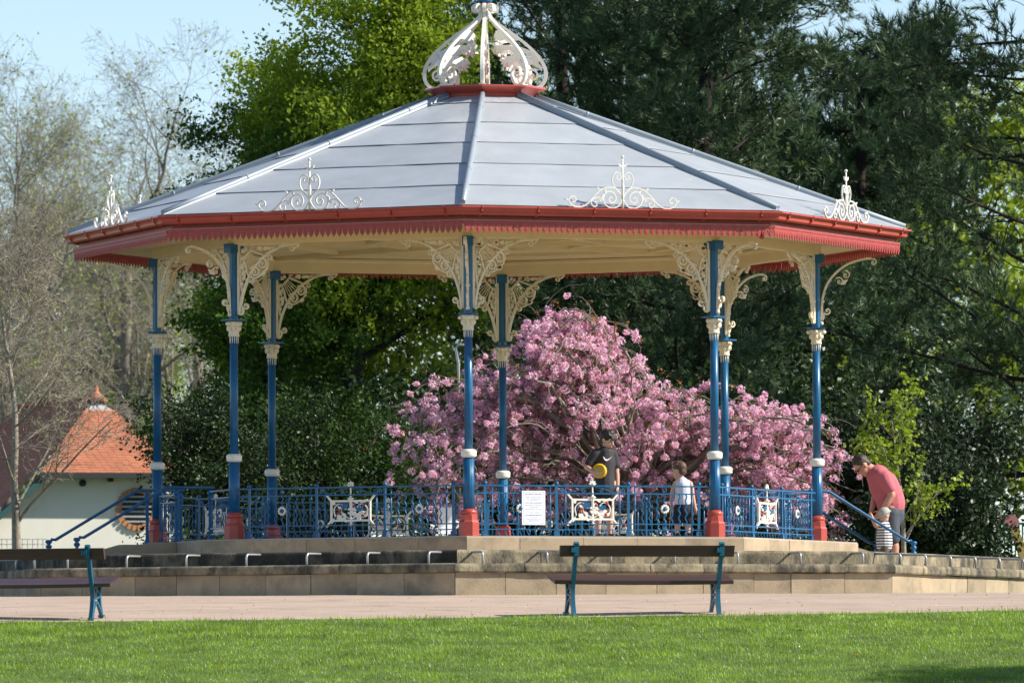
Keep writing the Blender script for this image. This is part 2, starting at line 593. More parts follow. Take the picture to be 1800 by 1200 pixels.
# steps up to the floor on two opposite sides (faces 6 and 2 counted from the front corner)
for k, lb in ((6, 'grey stone steps with sloping cheek walls on the left side of the plinth'), (2, 'stone steps on the right side of the plinth beside the man')):
    loc, rz = face_frame(AF, k)
    st = tag(empty('stone_steps', loc, rz), lb, 'steps')
    for i in range(2):
        MB().box(-.62, .62, -.36 * (2 - i), -.36 * (1 - i) + (0.0 if i == 0 else -.004), WALK, WALK + .101 * (i + 1)).build('step', M['stone'], st)
    for s in (-1, 1):
        x0, x1 = (s * .63, s * .85) if s > 0 else (s * .85, s * .63)
        o = MB()
        o.add([(x0, -1.05, WALK), (x0, -.004, WALK), (x0, -.004, FLOOR - .01), (x0, -.35, FLOOR - .01), (x0, -1.05, WALK + .1)] +
              [(x1, -1.05, WALK), (x1, -.004, WALK), (x1, -.004, FLOOR - .01), (x1, -.35, FLOOR - .01), (x1, -1.05, WALK + .1)],
              [(0, 1, 2, 3, 4), (9, 8, 7, 6, 5), (0, 5, 6, 1), (1, 6, 7, 2), (2, 7, 8, 3), (3, 8, 9, 4), (4, 9, 5, 0)])
        o.build('cheek_wall', M['stone'], st)

# ------------------------------------------------------------------ bandstand: column
band = tag(empty('bandstand', (0, 0, 0), PHI), 'octagonal bandstand with grey roof, red gutters and blue iron columns', 'bandstand')
ZR, ZC0, ZC1, ZTOP = 1.337, 3.045, 3.25, 4.34


def flute(a, z): return 1.0 - 0.055 * (0.5 + 0.5 * math.cos(14 * a))


def make_column():
    sh = MB()
    sh.lathe([(.078, FLOOR + .36), (.076, 1.30)], 56, True, mod=flute)
    sh.lathe([(.058, 1.37), (.0565, ZC0 - .0)], 20, True)
    sh.lathe([(.064, 3.27), (.064, ZTOP)], 8, False)
    col = sh.build('column', M['blue'], band)
    b = MB()
    b.lathe([(.150, FLOOR), (.150, FLOOR + .20), (.135, FLOOR + .222), (.126, FLOOR + .232), (.120, FLOOR + .30), (.104, FLOOR + .318)], 8, False)
    b.lathe([(.1, FLOOR + .30), (.112, FLOOR + .318), (.117, FLOOR + .338), (.108, FLOOR + .362), (.086, FLOOR + .372), (.08, FLOOR + .385)], 24)
    b.build('column_base', M['red'], col)
    c = MB()
    c.lathe([(.06, ZR - .062), (.094, ZR - .055), (.112, ZR - .032), (.106, ZR - .012), (.112, ZR + .01), (.106, ZR + .034), (.088, ZR + .05), (.06, ZR + .055)], 24, True,
            mod=lambda a, z: 1 + .02 * math.cos(12 * a))
    c.build('collar', M['white'], col)
    c = MB()
    c.lathe([(.068, ZC0 - .015), (.079, ZC0 - .012), (.078, ZC0 + .005), (.072, ZC0 + .02), (.074, ZC0 + .10), (.092, ZC0 + .165), (.105, ZC0 + .19), (.08, ZC1 - .004)], 24, True,
            mod=lambda a, z: 1 + .07 * math.cos(8 * a) * min(1, max(0, (z - ZC0) / .1)))
    for q in range(8):                        # acanthus leaves and corner volutes
        a = q * PI / 4
        x, y = math.cos(a), math.sin(a)
        big = q % 2 == 0
        if big:
            for s_ in (-1, 1):
                c.ball((x * .104 - y * .02 * s_, y * .104 + x * .02 * s_, ZC1 - .04), .026, 8, 6)
            c.ball((x * .115, y * .115, ZC1 - .045), .03, 8, 6, .95)
        c.ball((x * .080, y * .080, ZC0 + .10), .026, 7, 5, 1.7)
    c.build('capital', M['iron_cream'], col)
    c = MB()
    for q in range(12):
        a = 2 * PI * q / 12
        c.tube([(math.cos(a) * .059, math.sin(a) * .059, ZC0 - .11), (math.cos(a) * .060, math.sin(a) * .060, ZC0 - .008)], [.004, .008], 6)
    c.build('capital_fringe', M['white'], col)
    MB().box(-.13, .13, -.13, .13, ZC1, ZC1 + .022).build('abacus', M['blue'], col)
    MB().box(-.12, .12, -.075, .075, ZTOP - .14, ZTOP - .012).build('head_block', M['blue'], col)
    return col


def scroll_end(b, x, z, r, a0, turn, wd, dp):
    b.band(spiral(x, z, r, r * .22, a0, a0 + turn, 16), [wd * (1 - .45 * i / 16) for i in range(17)], dp)
    b.ball((x, 0, z), r * .3, 6, 4, 1, 1, .5)


def bracket_mesh():
    """Lyre spandrel: x away from the column, z down from the beam; two layers of cast relief."""
    b = MB()
    d = .035
    b.band([(.012, 0), (.012, -.985)], .034, d)
    b.band([(0, -.012), (.95, -.012)], .026, d)
    main = smooth2([(.03, -.99), (.036, -.93), (.052, -.81), (.085, -.68), (.135, -.55), (.2, -.42), (.285, -.315), (.37, -.225), (.47, -.15), (.58, -.09), (.71, -.045), (.85, -.03), (.96, -.022)], 3)
    b.band(main, .030, d + .012)
    b.band(smooth2([(.045, -.80), (.075, -.70), (.06, -.62), (.045, -.5), (.042, -.3), (.06, -.21), (.1, -.19)], 3), .018, d)
    # big twin spirals and lobes under the band
    scroll_end(b, .385, -.285, .082, 120, -480, .024, d + .01)
    scroll_end(b, .275, -.395, .080, 150, -470, .024, d + .01)
    b.band(smooth2([(.40, -.20), (.47, -.25), (.455, -.35), (.40, -.40), (.33, -.46), (.25, -.485), (.2, -.43)], 3), .018, d)
    for an in (-20, -50, -80, -110):
        b.plate(leaf2(.39, -.40, an, .055, .03), -d / 2, d / 2)
    scroll_end(b, .50, -.205, .045, 160, -430, .018, d)
    scroll_end(b, .21, -.515, .045, 120, -430, .018, d)
    scroll_end(b, .125, -.865, .052, 190, 420, .022, d)
    b.band(smooth2([(.075, -.875), (.085, -.94), (.06, -.985), (.03, -.99)], 3), .018, d)
    scroll_end(b, .845, -.085, .045, 100, -430, .018, d)
    b.band(smooth2([(.96, -.022), (.93, -.06), (.885, -.075)], 3), .016, d)
    # lyre with strings
    b.band([(.115, -.185), (.185, -.115)], .022, d + .012)
    b.band(smooth2([(.115, -.185), (.09, -.22), (.115, -.26), (.135, -.33), (.155, -.42), (.185, -.455)], 3), .020, d + .008)
    b.band(smooth2([(.185, -.115), (.21, -.09), (.25, -.11), (.32, -.135), (.40, -.165), (.42, -.195)], 3), .020, d + .008)
    for i in range(5):
        t = (i + .5) / 5
        b.band([(.115 + .07 * t, -.185 + .07 * t), (.195 + .16 * t, -.40 + .17 * t)], .008, .016)
    scroll_end(b, .065, -.215, .030, 0, 400, .012, d)
    scroll_end(b, .235, -.06, .030, -90, -400, .012, d)
    # foliage
    for (x, z, an, L, W_) in ((.06, -.33, 60, .09, .05), (.085, -.36, 110, .08, .045), (.06, -.43, 40, .09, .05), (.12, -.45, 130, .08, .04), (.07, -.52, 60, .09, .045),
                              (.05, -.60, 70, .08, .04), (.06, -.07, -40, .08, .05), (.05, -.12, 20, .08, .045), (.12, -.05, -60, .06, .04), (.30, -.07, 10, .09, .05),
                              (.33, -.055, -50, .07, .04), (.40, -.085, 20, .09, .05), (.46, -.05, -30, .08, .045), (.52, -.07, 15, .08, .04), (.60, -.045, 0, .09, .035), (.68, -.03, -10, .08, .025)):
        b.plate(leaf2(x, z, an, L, W_), -d * .4, d * .4)
    b.band(smooth2([(.05, -.62), (.075, -.5), (.085, -.4), (.07, -.32)], 3), .010, .02)
    b.band(smooth2([(.24, -.1), (.33, -.085), (.45, -.075), (.6, -.05)], 3), .010, .02)
    return b.mesh('bracket', M['iron_cream'])


def eave_bracket_mesh():
    b = MB()
    d = .035
    b.band(smooth2([(.015, -.97), (.02, -.86), (.035, -.62), (.10, -.42), (.22, -.26), (.40, -.13), (.62, -.06), (.74, -.05)], 4), .032, d)
    scroll_end(b, .765, -.105, .05, 110, -400, .022, d)
    scroll_end(b, .37, -.285, .06, 100, -420, .020, d)
    scroll_end(b, .275, -.375, .06, 140, -420, .020, d)
    b.plate([(.40, -.35), (.36, -.42), (.30, -.43), (.33, -.36)], -d / 2, d / 2)
    scroll_end(b, .10, -.80, .058, 180, 420, .022, d)
    b.band(smooth2([(.045, -.80), (.05, -.89), (.02, -.95)], 3), .02, d)
    b.ball((.015, 0, -.98), .03, 8, 6)
    b.ball((.03, 0, -.66), .03, 8, 6)
    return b.mesh('eave_bracket', M['iron_cream'])


col0 = make_column()
BM, EM = bracket_mesh(), eave_bracket_mesh()
# brackets: along the two neighbouring beams and outwards (in the column's own frame, x = outwards)
for s in (-1, 1):
    ang = s * R_(112.5)
    o = obj('bracket', BM, col0, (.066 * math.cos(ang), .066 * math.sin(ang), ZTOP - .018), ang)
o = obj('eave_bracket', EM, col0, (.062, 0, ZTOP - .03), 0)
cols = [col0] + [copy_tree(col0, band) for _ in range(7)]
for i, c in enumerate(cols):
    a = R_(-90 + 45 * i)
    c.location = pol(RC, a)
    c.rotation_euler = (0, 0, a)

# ------------------------------------------------------------------ bandstand: beams, ceiling, eaves
RE, ZE = 6.129, 4.668
RV = 5.95
bz = R_(-67.5)


def octface(name, me, ks=range(8), parent=None):
    out = []
    for k in ks:
        out.append(obj(name, me, parent or band, (0, 0, 0), R_(45 * k)))
    return out


def wedge(b, prof, smooth=False):
    """Section (apothem, z) swept along the face between the two mitres of the octagon; face looks along -22.5-45 deg."""
    n = len(prof)
    vs = []
    for s in (-1, 1):
        for (ap, z) in prof:
            p = Vector((ap, s * ap * T8, z))
            p = Matrix.Rotation(bz, 3, 'Z') @ p
            vs.append(p)
    fs = [(q, (q + 1) % n, (q + 1) % n + n, q + n) for q in range(n)]
    fs += [tuple(reversed(range(n))), tuple(range(n, 2 * n))]
    b.add(vs, fs, smooth)
    return b


aC = RC * C8
octface('beam', wedge(MB(), [(aC - .07, 4.318), (aC + .07, 4.318), (aC + .07, 4.60), (aC - .07, 4.60)]).mesh('beam', M['cream']))
octface('beam_moulding', wedge(MB(), [(aC - .09, 4.49), (aC - .0705, 4.46), (aC - .0705, 4.52), (aC - .09, 4.52)]).mesh('beam_moulding', M['cream']))


def board_mat(name, col, axis):
    m = mat(name, col, 0.5, var=0.05, scale=3)
    t = m.node_tree
    wv = t.nodes.new('ShaderNodeTexWave')
    wv.wave_type = 'BANDS'; wv.bands_direction = axis; wv.wave_profile = 'SAW'
    wv.inputs['Scale'].default_value = 3.2
    tc = t.nodes.new('ShaderNodeTexCoord')
    mp = t.nodes.new('ShaderNodeMapping')
    mp.inputs['Rotation'].default_value = (0, 0, -bz)
    t.links.new(tc.outputs['Object'], mp.inputs[0])
    t.links.new(mp.outputs[0], wv.inputs['Vector'])
    bp = t.nodes.new('ShaderNodeBump')
    bp.inputs['Strength'].default_value = 0.9
    bp.inputs['Distance'].default_value = 0.03
    t.links.new(wv.outputs['Fac'], bp.inputs['Height'])
    t.links.new(bp.outputs[0], t.nodes['Principled BSDF'].inputs['Normal'])
    return m


M['boards'] = board_mat('cream_boards', (0.62, 0.48, 0.26), 'X')
# soffit boards, each a strip of its own between beam and eave
nb = 10
for i in range(nb):
    a0 = aC + .075 + (RV * C8 - .03 - aC - .075) * i / nb
    a1 = aC + .075 + (RV * C8 - .03 - aC - .075) * (i + 1) / nb - .008
    octface('soffit_board', wedge(MB(), [(a0, 4.455), (a1, 4.455), (a1, 4.475), (a0, 4.475)]).mesh('soffit_board', M['cream']))
octface('soffit_backing', wedge(MB(), [(aC + .072, 4.477), (RV * C8 - .02, 4.477), (RV * C8 - .02, 4.49), (aC + .072, 4.49)]).mesh('soffit_backing', M['cream']))
nb = 26
for i in range(nb):                              # ceiling boards inside, rising gently to the middle
    a0 = .25 + (aC - .095 - .25) * i / nb
    a1 = .25 + (aC - .095 - .25) * (i + 1) / nb - .012
    za, zb = 4.53 + .05 * (1 - a0 / aC), 4.53 + .05 * (1 - a1 / aC)
    octface('ceiling_board', wedge(MB(), [(a0, za), (a1, zb), (a1, zb + .02), (a0, za + .02)]).mesh('ceiling_board', M['cream']), ks=range(8))
octface('ceiling_backing', wedge(MB(), [(.0, 4.61), (aC - .072, 4.565), (aC - .072, 4.58), (.0, 4.63)]).mesh('ceiling_backing', M['cream']))
crib = MB().box(.3, RC - .12, -.035, .035, 4.475, 4.56).mesh('ceiling_rib', M['cream'])
for k in range(8):
    obj('ceiling_rib', crib, band, None, R_(-90 + 45 * k))
for am in (1.55, 3.0):
    octface('ceiling_batten', wedge(MB(), [(am - .05, 4.50), (am + .05, 4.50), (am + .05, 4.55), (am - .05, 4.55)]).mesh('ceiling_batten', M['cream']))
# fascia and gutter
aE, aV = RE * C8, RV * C8
octface('fascia', wedge(MB(), [(aV - .10, 4.44), (aV - .06, 4.44), (aV - .06, 4.66), (aV - .10, 4.66)]).mesh('fascia', M['valance_red']))
gp = [(aV - .002, 4.66), (aV - .002, 4.555), (aV + .05, 4.545), (aV + .085, 4.55), (aV + .105, 4.565), (aV + .110, 4.60), (aV + .122, 4.625), (aV + .142, 4.64), (aV + .166, 4.645), (aV + .166, 4.668), (aV + .145, 4.668), (aV + .14, 4.655), (aV + .06, 4.62)]
gutters = octface('gutter', wedge(MB(), gp).mesh('gutter', M['red']))
gb = MB()
for s in (-1, 1):
    pass
bp_ = [(aV - .004, 4.53), (aV + .055, 4.537), (aV + .093, 4.543), (aV + .114, 4.562), (aV + .118, 4.598), (aV + .13, 4.62), (aV + .15, 4.634), (aV + .174, 4.64), (aV + .174, 4.673), (aV + .150, 4.673), (aV + .15, 4.6)]
gbm = MB().add([(a, -.012, z) for a, z in bp_] + [(a, .012, z) for a, z in bp_],
               [tuple(range(len(bp_))), tuple(reversed(range(len(bp_), 2 * len(bp_))))] + [(i, i + len(bp_), (i + 1) % len(bp_) + len(bp_), (i + 1) % len(bp_)) for i in range(len(bp_))]).mesh('gutter_bracket', M['red'])
for g in gutters:
    for i in range(6):
        t = -2.05 + 4.1 * i / 5
        p = Matrix.Rotation(bz, 3, 'Z') @ Vector((0, t, 0))
        obj('gutter_bracket', gbm, g, p, bz)


def valance_mesh():
    """Cast iron fringe: pierced band with pointed, notched teeth."""
    V, F = [], []
    L = 2 * aV * T8 - .01
    n = 52
    wd = L / n
    zt, zs, zb = 4.462, 4.40, 4.305
    b = MB()
    for i in range(n):
        x0 = -L / 2 + i * wd
        g = .0045
        o = [(x0 + g, zs + .02), (x0 + g, zb + .085), (x0 + wd * .12, zb + .062), (x0 + wd * .14, zb + .045), (x0 + wd * .30, zb + .028), (x0 + wd * .36, zb + .018), (x0 + wd * .5, zb), (x0 + wd * .64, zb + .018), (x0 + wd * .70, zb + .028), (x0 + wd * .86, zb + .045), (x0 + wd * .88, zb + .062), (x0 + wd - g, zb + .085), (x0 + wd - g, zs + .02)]
        b.plate(o, -.006, .006)
        # raised drop on each tooth
        b.plate(leaf2(x0 + wd * .5, zb + .035, 90, .065, .035), -.011, -.0055)
        b.plate([(x0 + wd * .25, zs + .055), (x0 + wd * .5, zs + .085), (x0 + wd * .75, zs + .055), (x0 + wd * .5, zs + .03)], -.011, -.0055)
    b.plate([(-L / 2, zs + .019), (L / 2, zs + .019), (L / 2, zt), (-L / 2, zt)], -.0055, .006)
    b.plate([(-L / 2, zt - .012), (L / 2, zt - .012), (L / 2, zt + .02), (-L / 2, zt + .02)], -.014, -.0056)
    me = b.mesh('valance', M['valance_red'])
    return me


vm = valance_mesh()
for k in range(8):
    a = R_(-67.5 + 45 * k)
    obj('valance', vm, band, pol(aV + .004, a), a + PI / 2)
# rain pipe beside the right front column
a = R_(-45)
p = MB()
p.tube([(5.72, .16, 4.56), (5.70, .16, 4.45), (5.60, .16, 4.39)], .046, 12)
p.tube([(5.712, .16, 4.49), (5.708, .16, 4.47)], .055, 12)
p.tube([(5.60, .16, 4.40), (5.56, .16, 4.36)], .07, 10)
p.build('rain_pipe', M['red'], band, None, R_(-45.5))

# ------------------------------------------------------------------ bandstand: roof
A_BOT, Z_BOT, A_TOP, Z_TOP = aV + .10, 4.672, .62, 6.60
ts = [0, .175, .37, .56, .745, .93, 1.0]


def roof_pt(t):
    return A_BOT + (A_TOP - A_BOT) * t, Z_BOT + (Z_TOP - Z_BOT) * t


rgr = random.Random(8)
for i in range(6):
    for k in range(8):
        a0, z0 = roof_pt(ts[i]); a1, z1 = roof_pt(min(1, ts[i + 1] + .006))
        b = MB()
        nx, ny = 8, 3
        vs, fs = [], []
        for lay in (0, 1):
            for jy in range(ny + 1):
                t = jy / ny
                for jx in range(nx + 1):
                    s = -1 + 2 * jx / nx
                    ap = a0 + (a1 - a0) * t; z = z0 + (z1 - z0) * t
                    lift = .016 * (1 - t) + (rgr.uniform(-.003, .003) if lay == 0 else 0) + (.004 * math.sin(jx * 1.7 + k + i) if lay == 0 and jy == 0 else 0)
                    z += lift - (.006 if lay else 0)
                    vs.append(Matrix.Rotation(bz, 3, 'Z') @ Vector((ap, s * (ap * T8 - .005), z)))
        nn = (nx + 1) * (ny + 1)
        for jy in range(ny):
            for jx in range(nx):
                q = jy * (nx + 1) + jx
                fs.append((q, q + 1, q + nx + 2, q + nx + 1))
                fs.append((nn + q, nn + q + nx + 1, nn + q + nx + 2, nn + q + 1))
        for jx in range(nx): fs.append((jx, nn + jx, nn + jx + 1, jx + 1))
        b.add(vs, fs, False)
        obj('roof_sheet', b.mesh('roof_sheet', M['roof']), band, None, R_(45 * k))
hip = MB()
for s in (0,):
    r0, r1 = A_BOT / C8 - .02, A_TOP / C8 + .06
    p0 = Vector((r0, 0, Z_BOT + .045)); p1 = Vector((r1, 0, Z_TOP + .035))
    n = 7
    hip.tube([p0.lerp(p1, i / n) for i in range(n + 1)], .038, 12)
    hip.add([(r0, -.04, Z_BOT + .0), (r0, .04, Z_BOT + .0), (r1, .04, Z_TOP - .012), (r1, -.04, Z_TOP - .012), (r0, -.026, Z_BOT + .05), (r0, .026, Z_BOT + .05), (r1, .026, Z_TOP + .04), (r1, -.026, Z_TOP + .04)],
            [(0, 1, 5, 4), (1, 2, 6, 5), (2, 3, 7, 6), (3, 0, 4, 7), (4, 5, 6, 7)])
    for i in (2, 4, 6):
        q0, q1 = p0.lerp(p1, i / n), p0.lerp(p1, i / n + .006)
        hip.tube([q0, q1], .042, 12)
hm = hip.mesh('hip_roll', M['hip'])
for k in range(8):
    obj('hip_roll', hm, band, None, R_(-90 + 45 * k))
# crown: red moulded box and white scroll ribs
cp = [(.30, 6.58), (.60, 6.60), (.635, 6.605), (.645, 6.665), (.70, 6.70), (.725, 6.71), (.745, 6.725), (.775, 6.73), (.80, 6.75), (.815, 6.752), (.815, 6.775), (.30, 6.775)]
octface('crown_box', wedge(MB(), [(a, z - .03) for a, z in cp]).mesh('crown_box', M['red']))
rib = MB()
d = .05
z0 = 6.745
path = spiral(.70, z0 + .165, .035, .11, 60, -200, 14)[:-1]
main = smooth2([(.585, z0 + .19), (.60, z0 + .10), (.68, z0 + .022), (.77, z0 + .015), (.85, z0 + .09), (.878, z0 + .205), (.85, z0 + .33), (.76, z0 + .47), (.62, z0 + .615), (.43, z0 + .77), (.25, z0 + .90), (.12, z0 + 1.01), (.065, z0 + 1.09), (.05, z0 + 1.16)], 4)
wds = [.030 + .022 * math.sin(PI * min(1, i / (len(main) * .75))) for i in range(len(main))]
rib.band(main, wds, d)
rib.band(smooth2([(.585, z0 + .19), (.615, z0 + .25), (.68, z0 + .27), (.745, z0 + .23), (.75, z0 + .165), (.705, z0 + .125), (.66, z0 + .15), (.67, z0 + .195), (.70, z0 + .2)], 4), .028, d)
rib.ball((.70, 0, z0 + .18), .025, 8, 6)
# top curl
rib.band(smooth2([(.05, z0 + 1.12), (.075, z0 + 1.19), (.13, z0 + 1.215), (.18, z0 + 1.18), (.175, z0 + 1.125), (.13, z0 + 1.115), (.11, z0 + 1.145), (.135, z0 + 1.165)], 4), .030, d)
# inner fronds
rib.plate([(.40, z0 + .80), (.30, z0 + .83), (.25, z0 + .82), (.215, z0 + .76), (.205, z0 + .715), (.24, z0 + .735), (.235, z0 + .68), (.275, z0 + .705), (.32, z0 + .67), (.42, z0 + .69), (.50, z0 + .70)], -.018, .018)
rib.plate([(.80, z0 + .40), (.70, z0 + .53), (.52, z0 + .60), (.38, z0 + .605), (.30, z0 + .61), (.245, z0 + .625), (.215, z0 + .58), (.205, z0 + .53), (.235, z0 + .54), (.245, z0 + .49), (.28, z0 + .475), (.29, z0 + .52), (.35, z0 + .52), (.38, z0 + .47), (.42, z0 + .53), (.55, z0 + .53), (.66, z0 + .44), (.74, z0 + .34)], -.018, .018)
rib.plate([(.83, z0 + .30), (.74, z0 + .40), (.62, z0 + .445), (.53, z0 + .435), (.46, z0 + .44), (.42, z0 + .40), (.36, z0 + .42), (.385, z0 + .36), (.345, z0 + .33), (.40, z0 + .33), (.41, z0 + .28), (.455, z0 + .32), (.52, z0 + .29), (.55, z0 + .25), (.58, z0 + .32), (.68, z0 + .345), (.76, z0 + .30), (.82, z0 + .24)], -.016, .016)
for (x, z, an, L, W_) in ((.27, .60, 150, .09, .06), (.25, .55, 200, .08, .05), (.42, .40, 190, .08, .06), (.5, .35, 230, .09, .06), (.33, .57, 250, .08, .05)):
    rib.plate(leaf2(x, z0 + z, an, L, W_), -.028, .028)
rib.band([(.56, z0 + .0), (.94 - .08, z0 + .0)], .03, .09)
rm = rib.mesh('crown_rib', M['white'])
for k in range(8):
    obj('crown_rib', rm, band, None, R_(-90 + 45 * k))
fin = MB()
fin.lathe([(.02, z0 + .2), (.03, z0 + .98), (.05, z0 + 1.03), (.035, z0 + 1.08), (.05, z0 + 1.18), (.06, z0 + 1.21)], 12)
fin.build('crown_stem', M['white'], band)
fin = MB().lathe([(.05, z0 + 1.205), (.085, z0 + 1.225), (.085, z0 + 1.24), (.05, z0 + 1.25)], 12)
fin.build('crown_neck', M['red'], band)
fin = MB().lathe([(.10, z0 + 1.25), (.115, z0 + 1.27), (.10, z0 + 1.30), (.05, z0 + 1.36), (.03, z0 + 1.5), (.05, z0 + 1.55), (.0, z0 + 1.66)], 16)
fin.build('crown_finial', M['blue'], band)


def crest_mesh():
    b = MB()
    d = .022
    wd = .018
    b.tube([(0, 0, -.02), (0, 0, .13), (0, 0, .15), (0, 0, .25), (0, 0, .28), (0, 0, .34), (0, 0, .36), (0, 0, .69)], [.018, .016, .024, .018, .026, .018, .013, .011], 8)
    b.ball((0, 0, .705), .024, 8, 6)
    b.ball((0, 0, .38), .02, 8, 6, 1.4)
    for s in (-1, 1):
        b.plate([(0, .585), (s * .03, .60), (s * .075, .625), (s * .06, .585), (s * .03, .565), (0, .56)][::s], -d / 2, d / 2)
        b.band([(s * x, z) for x, z in smooth2([(0.005, .13), (.03, .19), (.10, .265), (.145, .34), (.150, .42), (.115, .485), (.065, .49), (.028, .45), (.04, .405), (.078, .40), (.09, .435), (.065, .45)], 4)], wd * .85, d)
        b.band([(s * x, z) for x, z in smooth2([(.012, .12), (.05, .05), (.10, .012), (.18, .005), (.255, .045), (.285, .12), (.26, .195), (.20, .23), (.13, .205), (.10, .14), (.125, .085), (.175, .075), (.205, .115), (.185, .15), (.155, .135)], 4)], wd, d)
        b.band([(s * x, z) for x, z in smooth2([(.03, .19), (.09, .265), (.17, .285), (.29, .265), (.38, .20), (.46, .115), (.54, .04), (.62, .01), (.70, .012), (.76, .045), (.79, .10), (.76, .15), (.71, .15), (.685, .115), (.705, .08), (.735, .09)], 4)], wd, d)
        b.band([(s * x, z) for x, z in smooth2([(.285, .10), (.33, .14), (.40, .14), (.455, .10), (.46, .05), (.42, .015), (.385, .035), (.385, .075), (.415, .075)], 4)], wd * .8, d)
        for (x, z, an, L, W_) in ((.24, .2, 70, .07, .03), (.30, .12, 100, .08, .03), (.34, .25, 40, .05, .03), (.79, .10, 20, .05, .025), (.31, .09, 40, .06, .025)):
            b.plate(leaf2(s * x, z, an if s > 0 else 180 - an, L, W_)[::s], -d / 2, d / 2)
    return b.mesh('roof_crest', M['white'])


cm = crest_mesh()
for k in range(8):
    a = R_(-67.5 + 45 * k)
    obj('roof_crest', cm, band, pol(aV + .135, a, 4.668), a + PI / 2)

# ------------------------------------------------------------------ railings
LP = 2 * RC * math.sin(R_(22.5))                 # distance between neighbouring columns


def wave_mesh(z0, z1):
    pts = []
    for i in range(29):
        t = i / 28
        z = z0 + (z1 - z0) * t
        pts.append((.0125 * math.sin(2 * PI * t * 3.6), 0, z))
    return MB().tube(pts, .0095, 6).mesh('wavy_baluster', M['blue'])


Z0 = 0.0
rail_z = [(.71, .017), (.605, .014), (.185, .014), (.105, .012), (.012, .012)]
WM = wave_mesh(.185, .605)
WM2 = MB().tube([(.012 * math.sin(i * .9), 0, .012 + .093 * i / 8) for i in range(9)], .0075, 5).mesh('foot_baluster', M['blue'])
SB = MB().tube([(0, 0, .0), (0, 0, .71)], .011, 6).mesh('baluster', M['blue'])
PM = MB().box(-.015, .015, -.015, .015, .0, .72).lathe([(.016, .715), (.03, .735), (.032, .745), (.02, .765), (.0, .775)], 10).box(-.03, .03, -.03, .03, 0, .085)
PM = PM.mesh('post', M['blue'])
ros = MB()
for i in range(10):
    a = 2 * PI * i / 10
    ros.ball((.046 * math.cos(a), 0, .046 * math.sin(a)), .021, 8, 6, 1, 1, .7)
ros.tube([(.042 * math.cos(2 * PI * i / 16), 0, .042 * math.sin(2 * PI * i / 16)) for i in range(17)], .012, 6, False)
ROS = ros.mesh('rosette', M['white'])
ROC = MB().ball((0, -.004, 0), .027, 10, 6, 1, 1, .6).mesh('rosette_centre', M['blue'])
RING = MB().tube([(.028 * math.cos(2 * PI * i / 14), 0, .028 * math.sin(2 * PI * i / 14)) for i in range(15)], .008, 6, False).mesh('ring', M['blue'])


def plaque_parts(parent, zc=.385):
    fr = MB()
    W2, H2 = .30, .135
    fr.band([(-W2 - .013, H2), (W2 + .013, H2)], .026, .03).band([(-W2 - .013, -H2), (W2 + .013, -H2)], .026, .03)
    fr.band([(-W2, -H2), (-W2, H2)], .024, .028).band([(W2, -H2), (W2, H2)], .024, .028)
    for sx in (-1, 1):
        for sz in (-1, 1):
            fr.band([(sx * W2, sz * H2), (sx * (W2 + .075), sz * (H2 + .085))], .024, .026)
    fr.lathe([(.012, -.215), (.014, -.20), (.045, -.195), (.012, -.185), (.012, -.165), (.04, -.155), (.012, -.14), (.014, .0), (.02, .10), (.02, .14), (.045, .165), (.05, .172), (.02, .185), (.012, .21), (.012, .25)], 10)
    f = fr.build('plaque', M['white'], parent, (0, 0, zc))
    rg = random.Random(3)
    lv = MB()
    for i in range(34):
        x = rg.uniform(-W2 + .03, W2 - .03); z = rg.uniform(-H2 + .02, H2 - .02)
        if abs(x) < .025: x += .05
        lv.plate(leaf2(x, z, rg.uniform(0, 360), rg.uniform(.06, .09), rg.uniform(.028, .042)), -.012 - .004 * rg.random(), .008)
    for s in (-1, 1):
        lv.band(smooth2([(s * .02, -.11), (s * .10, -.06), (s * .16, .02), (s * .13, .08), (s * .2, .09), (s * .26, .02), (s * .24, -.08)], 3), .012, .02)
    lv.build('plaque_foliage', M['white'], f)
    for (x, z) in ((-.16, .005), (-.18, -.03), (.05, .06), (.21, .085), (.19, -.07)):
        MB().ball((x, -.012, z), .024, 10, 6, 1, 1, .7).build('berry', M['red'], f)
    for (x, z, s) in ((-.10, .07, 1), (.135, .035, -1)):
        bd = MB()
        bd.plate([(x - .065, z + .03), (x - .04, z + .012), (x - .01, z + .01), (x, z + .045), (x + .02, z + .012), (x + .055, z + .03), (x + .05, z - .01), (x + .025, z - .045), (x - .025, z - .045), (x - .05, z - .01)], -.02, .002)
        bd.build('bird', M['blue'], f)
    fl_ = MB()
    for i in range(8):
        fl_.plate(leaf2(0, .355, i * 45, .055, .028), -.012, .012)
    fl_.ball((0, -.01, .355), .018, 8, 6)
    fl_.band([(0, .25), (0, .33)], .016, .016)
    fl_.build('plaque_flower', M['white'], f)
    return f


def rail_segment(root, x0, x1, zs=rail_z):
    for z, r in zs:
        MB().box(x0, x1, -r, r, z - r * .62, z + r * .62).build('rail', M['blue'], root)


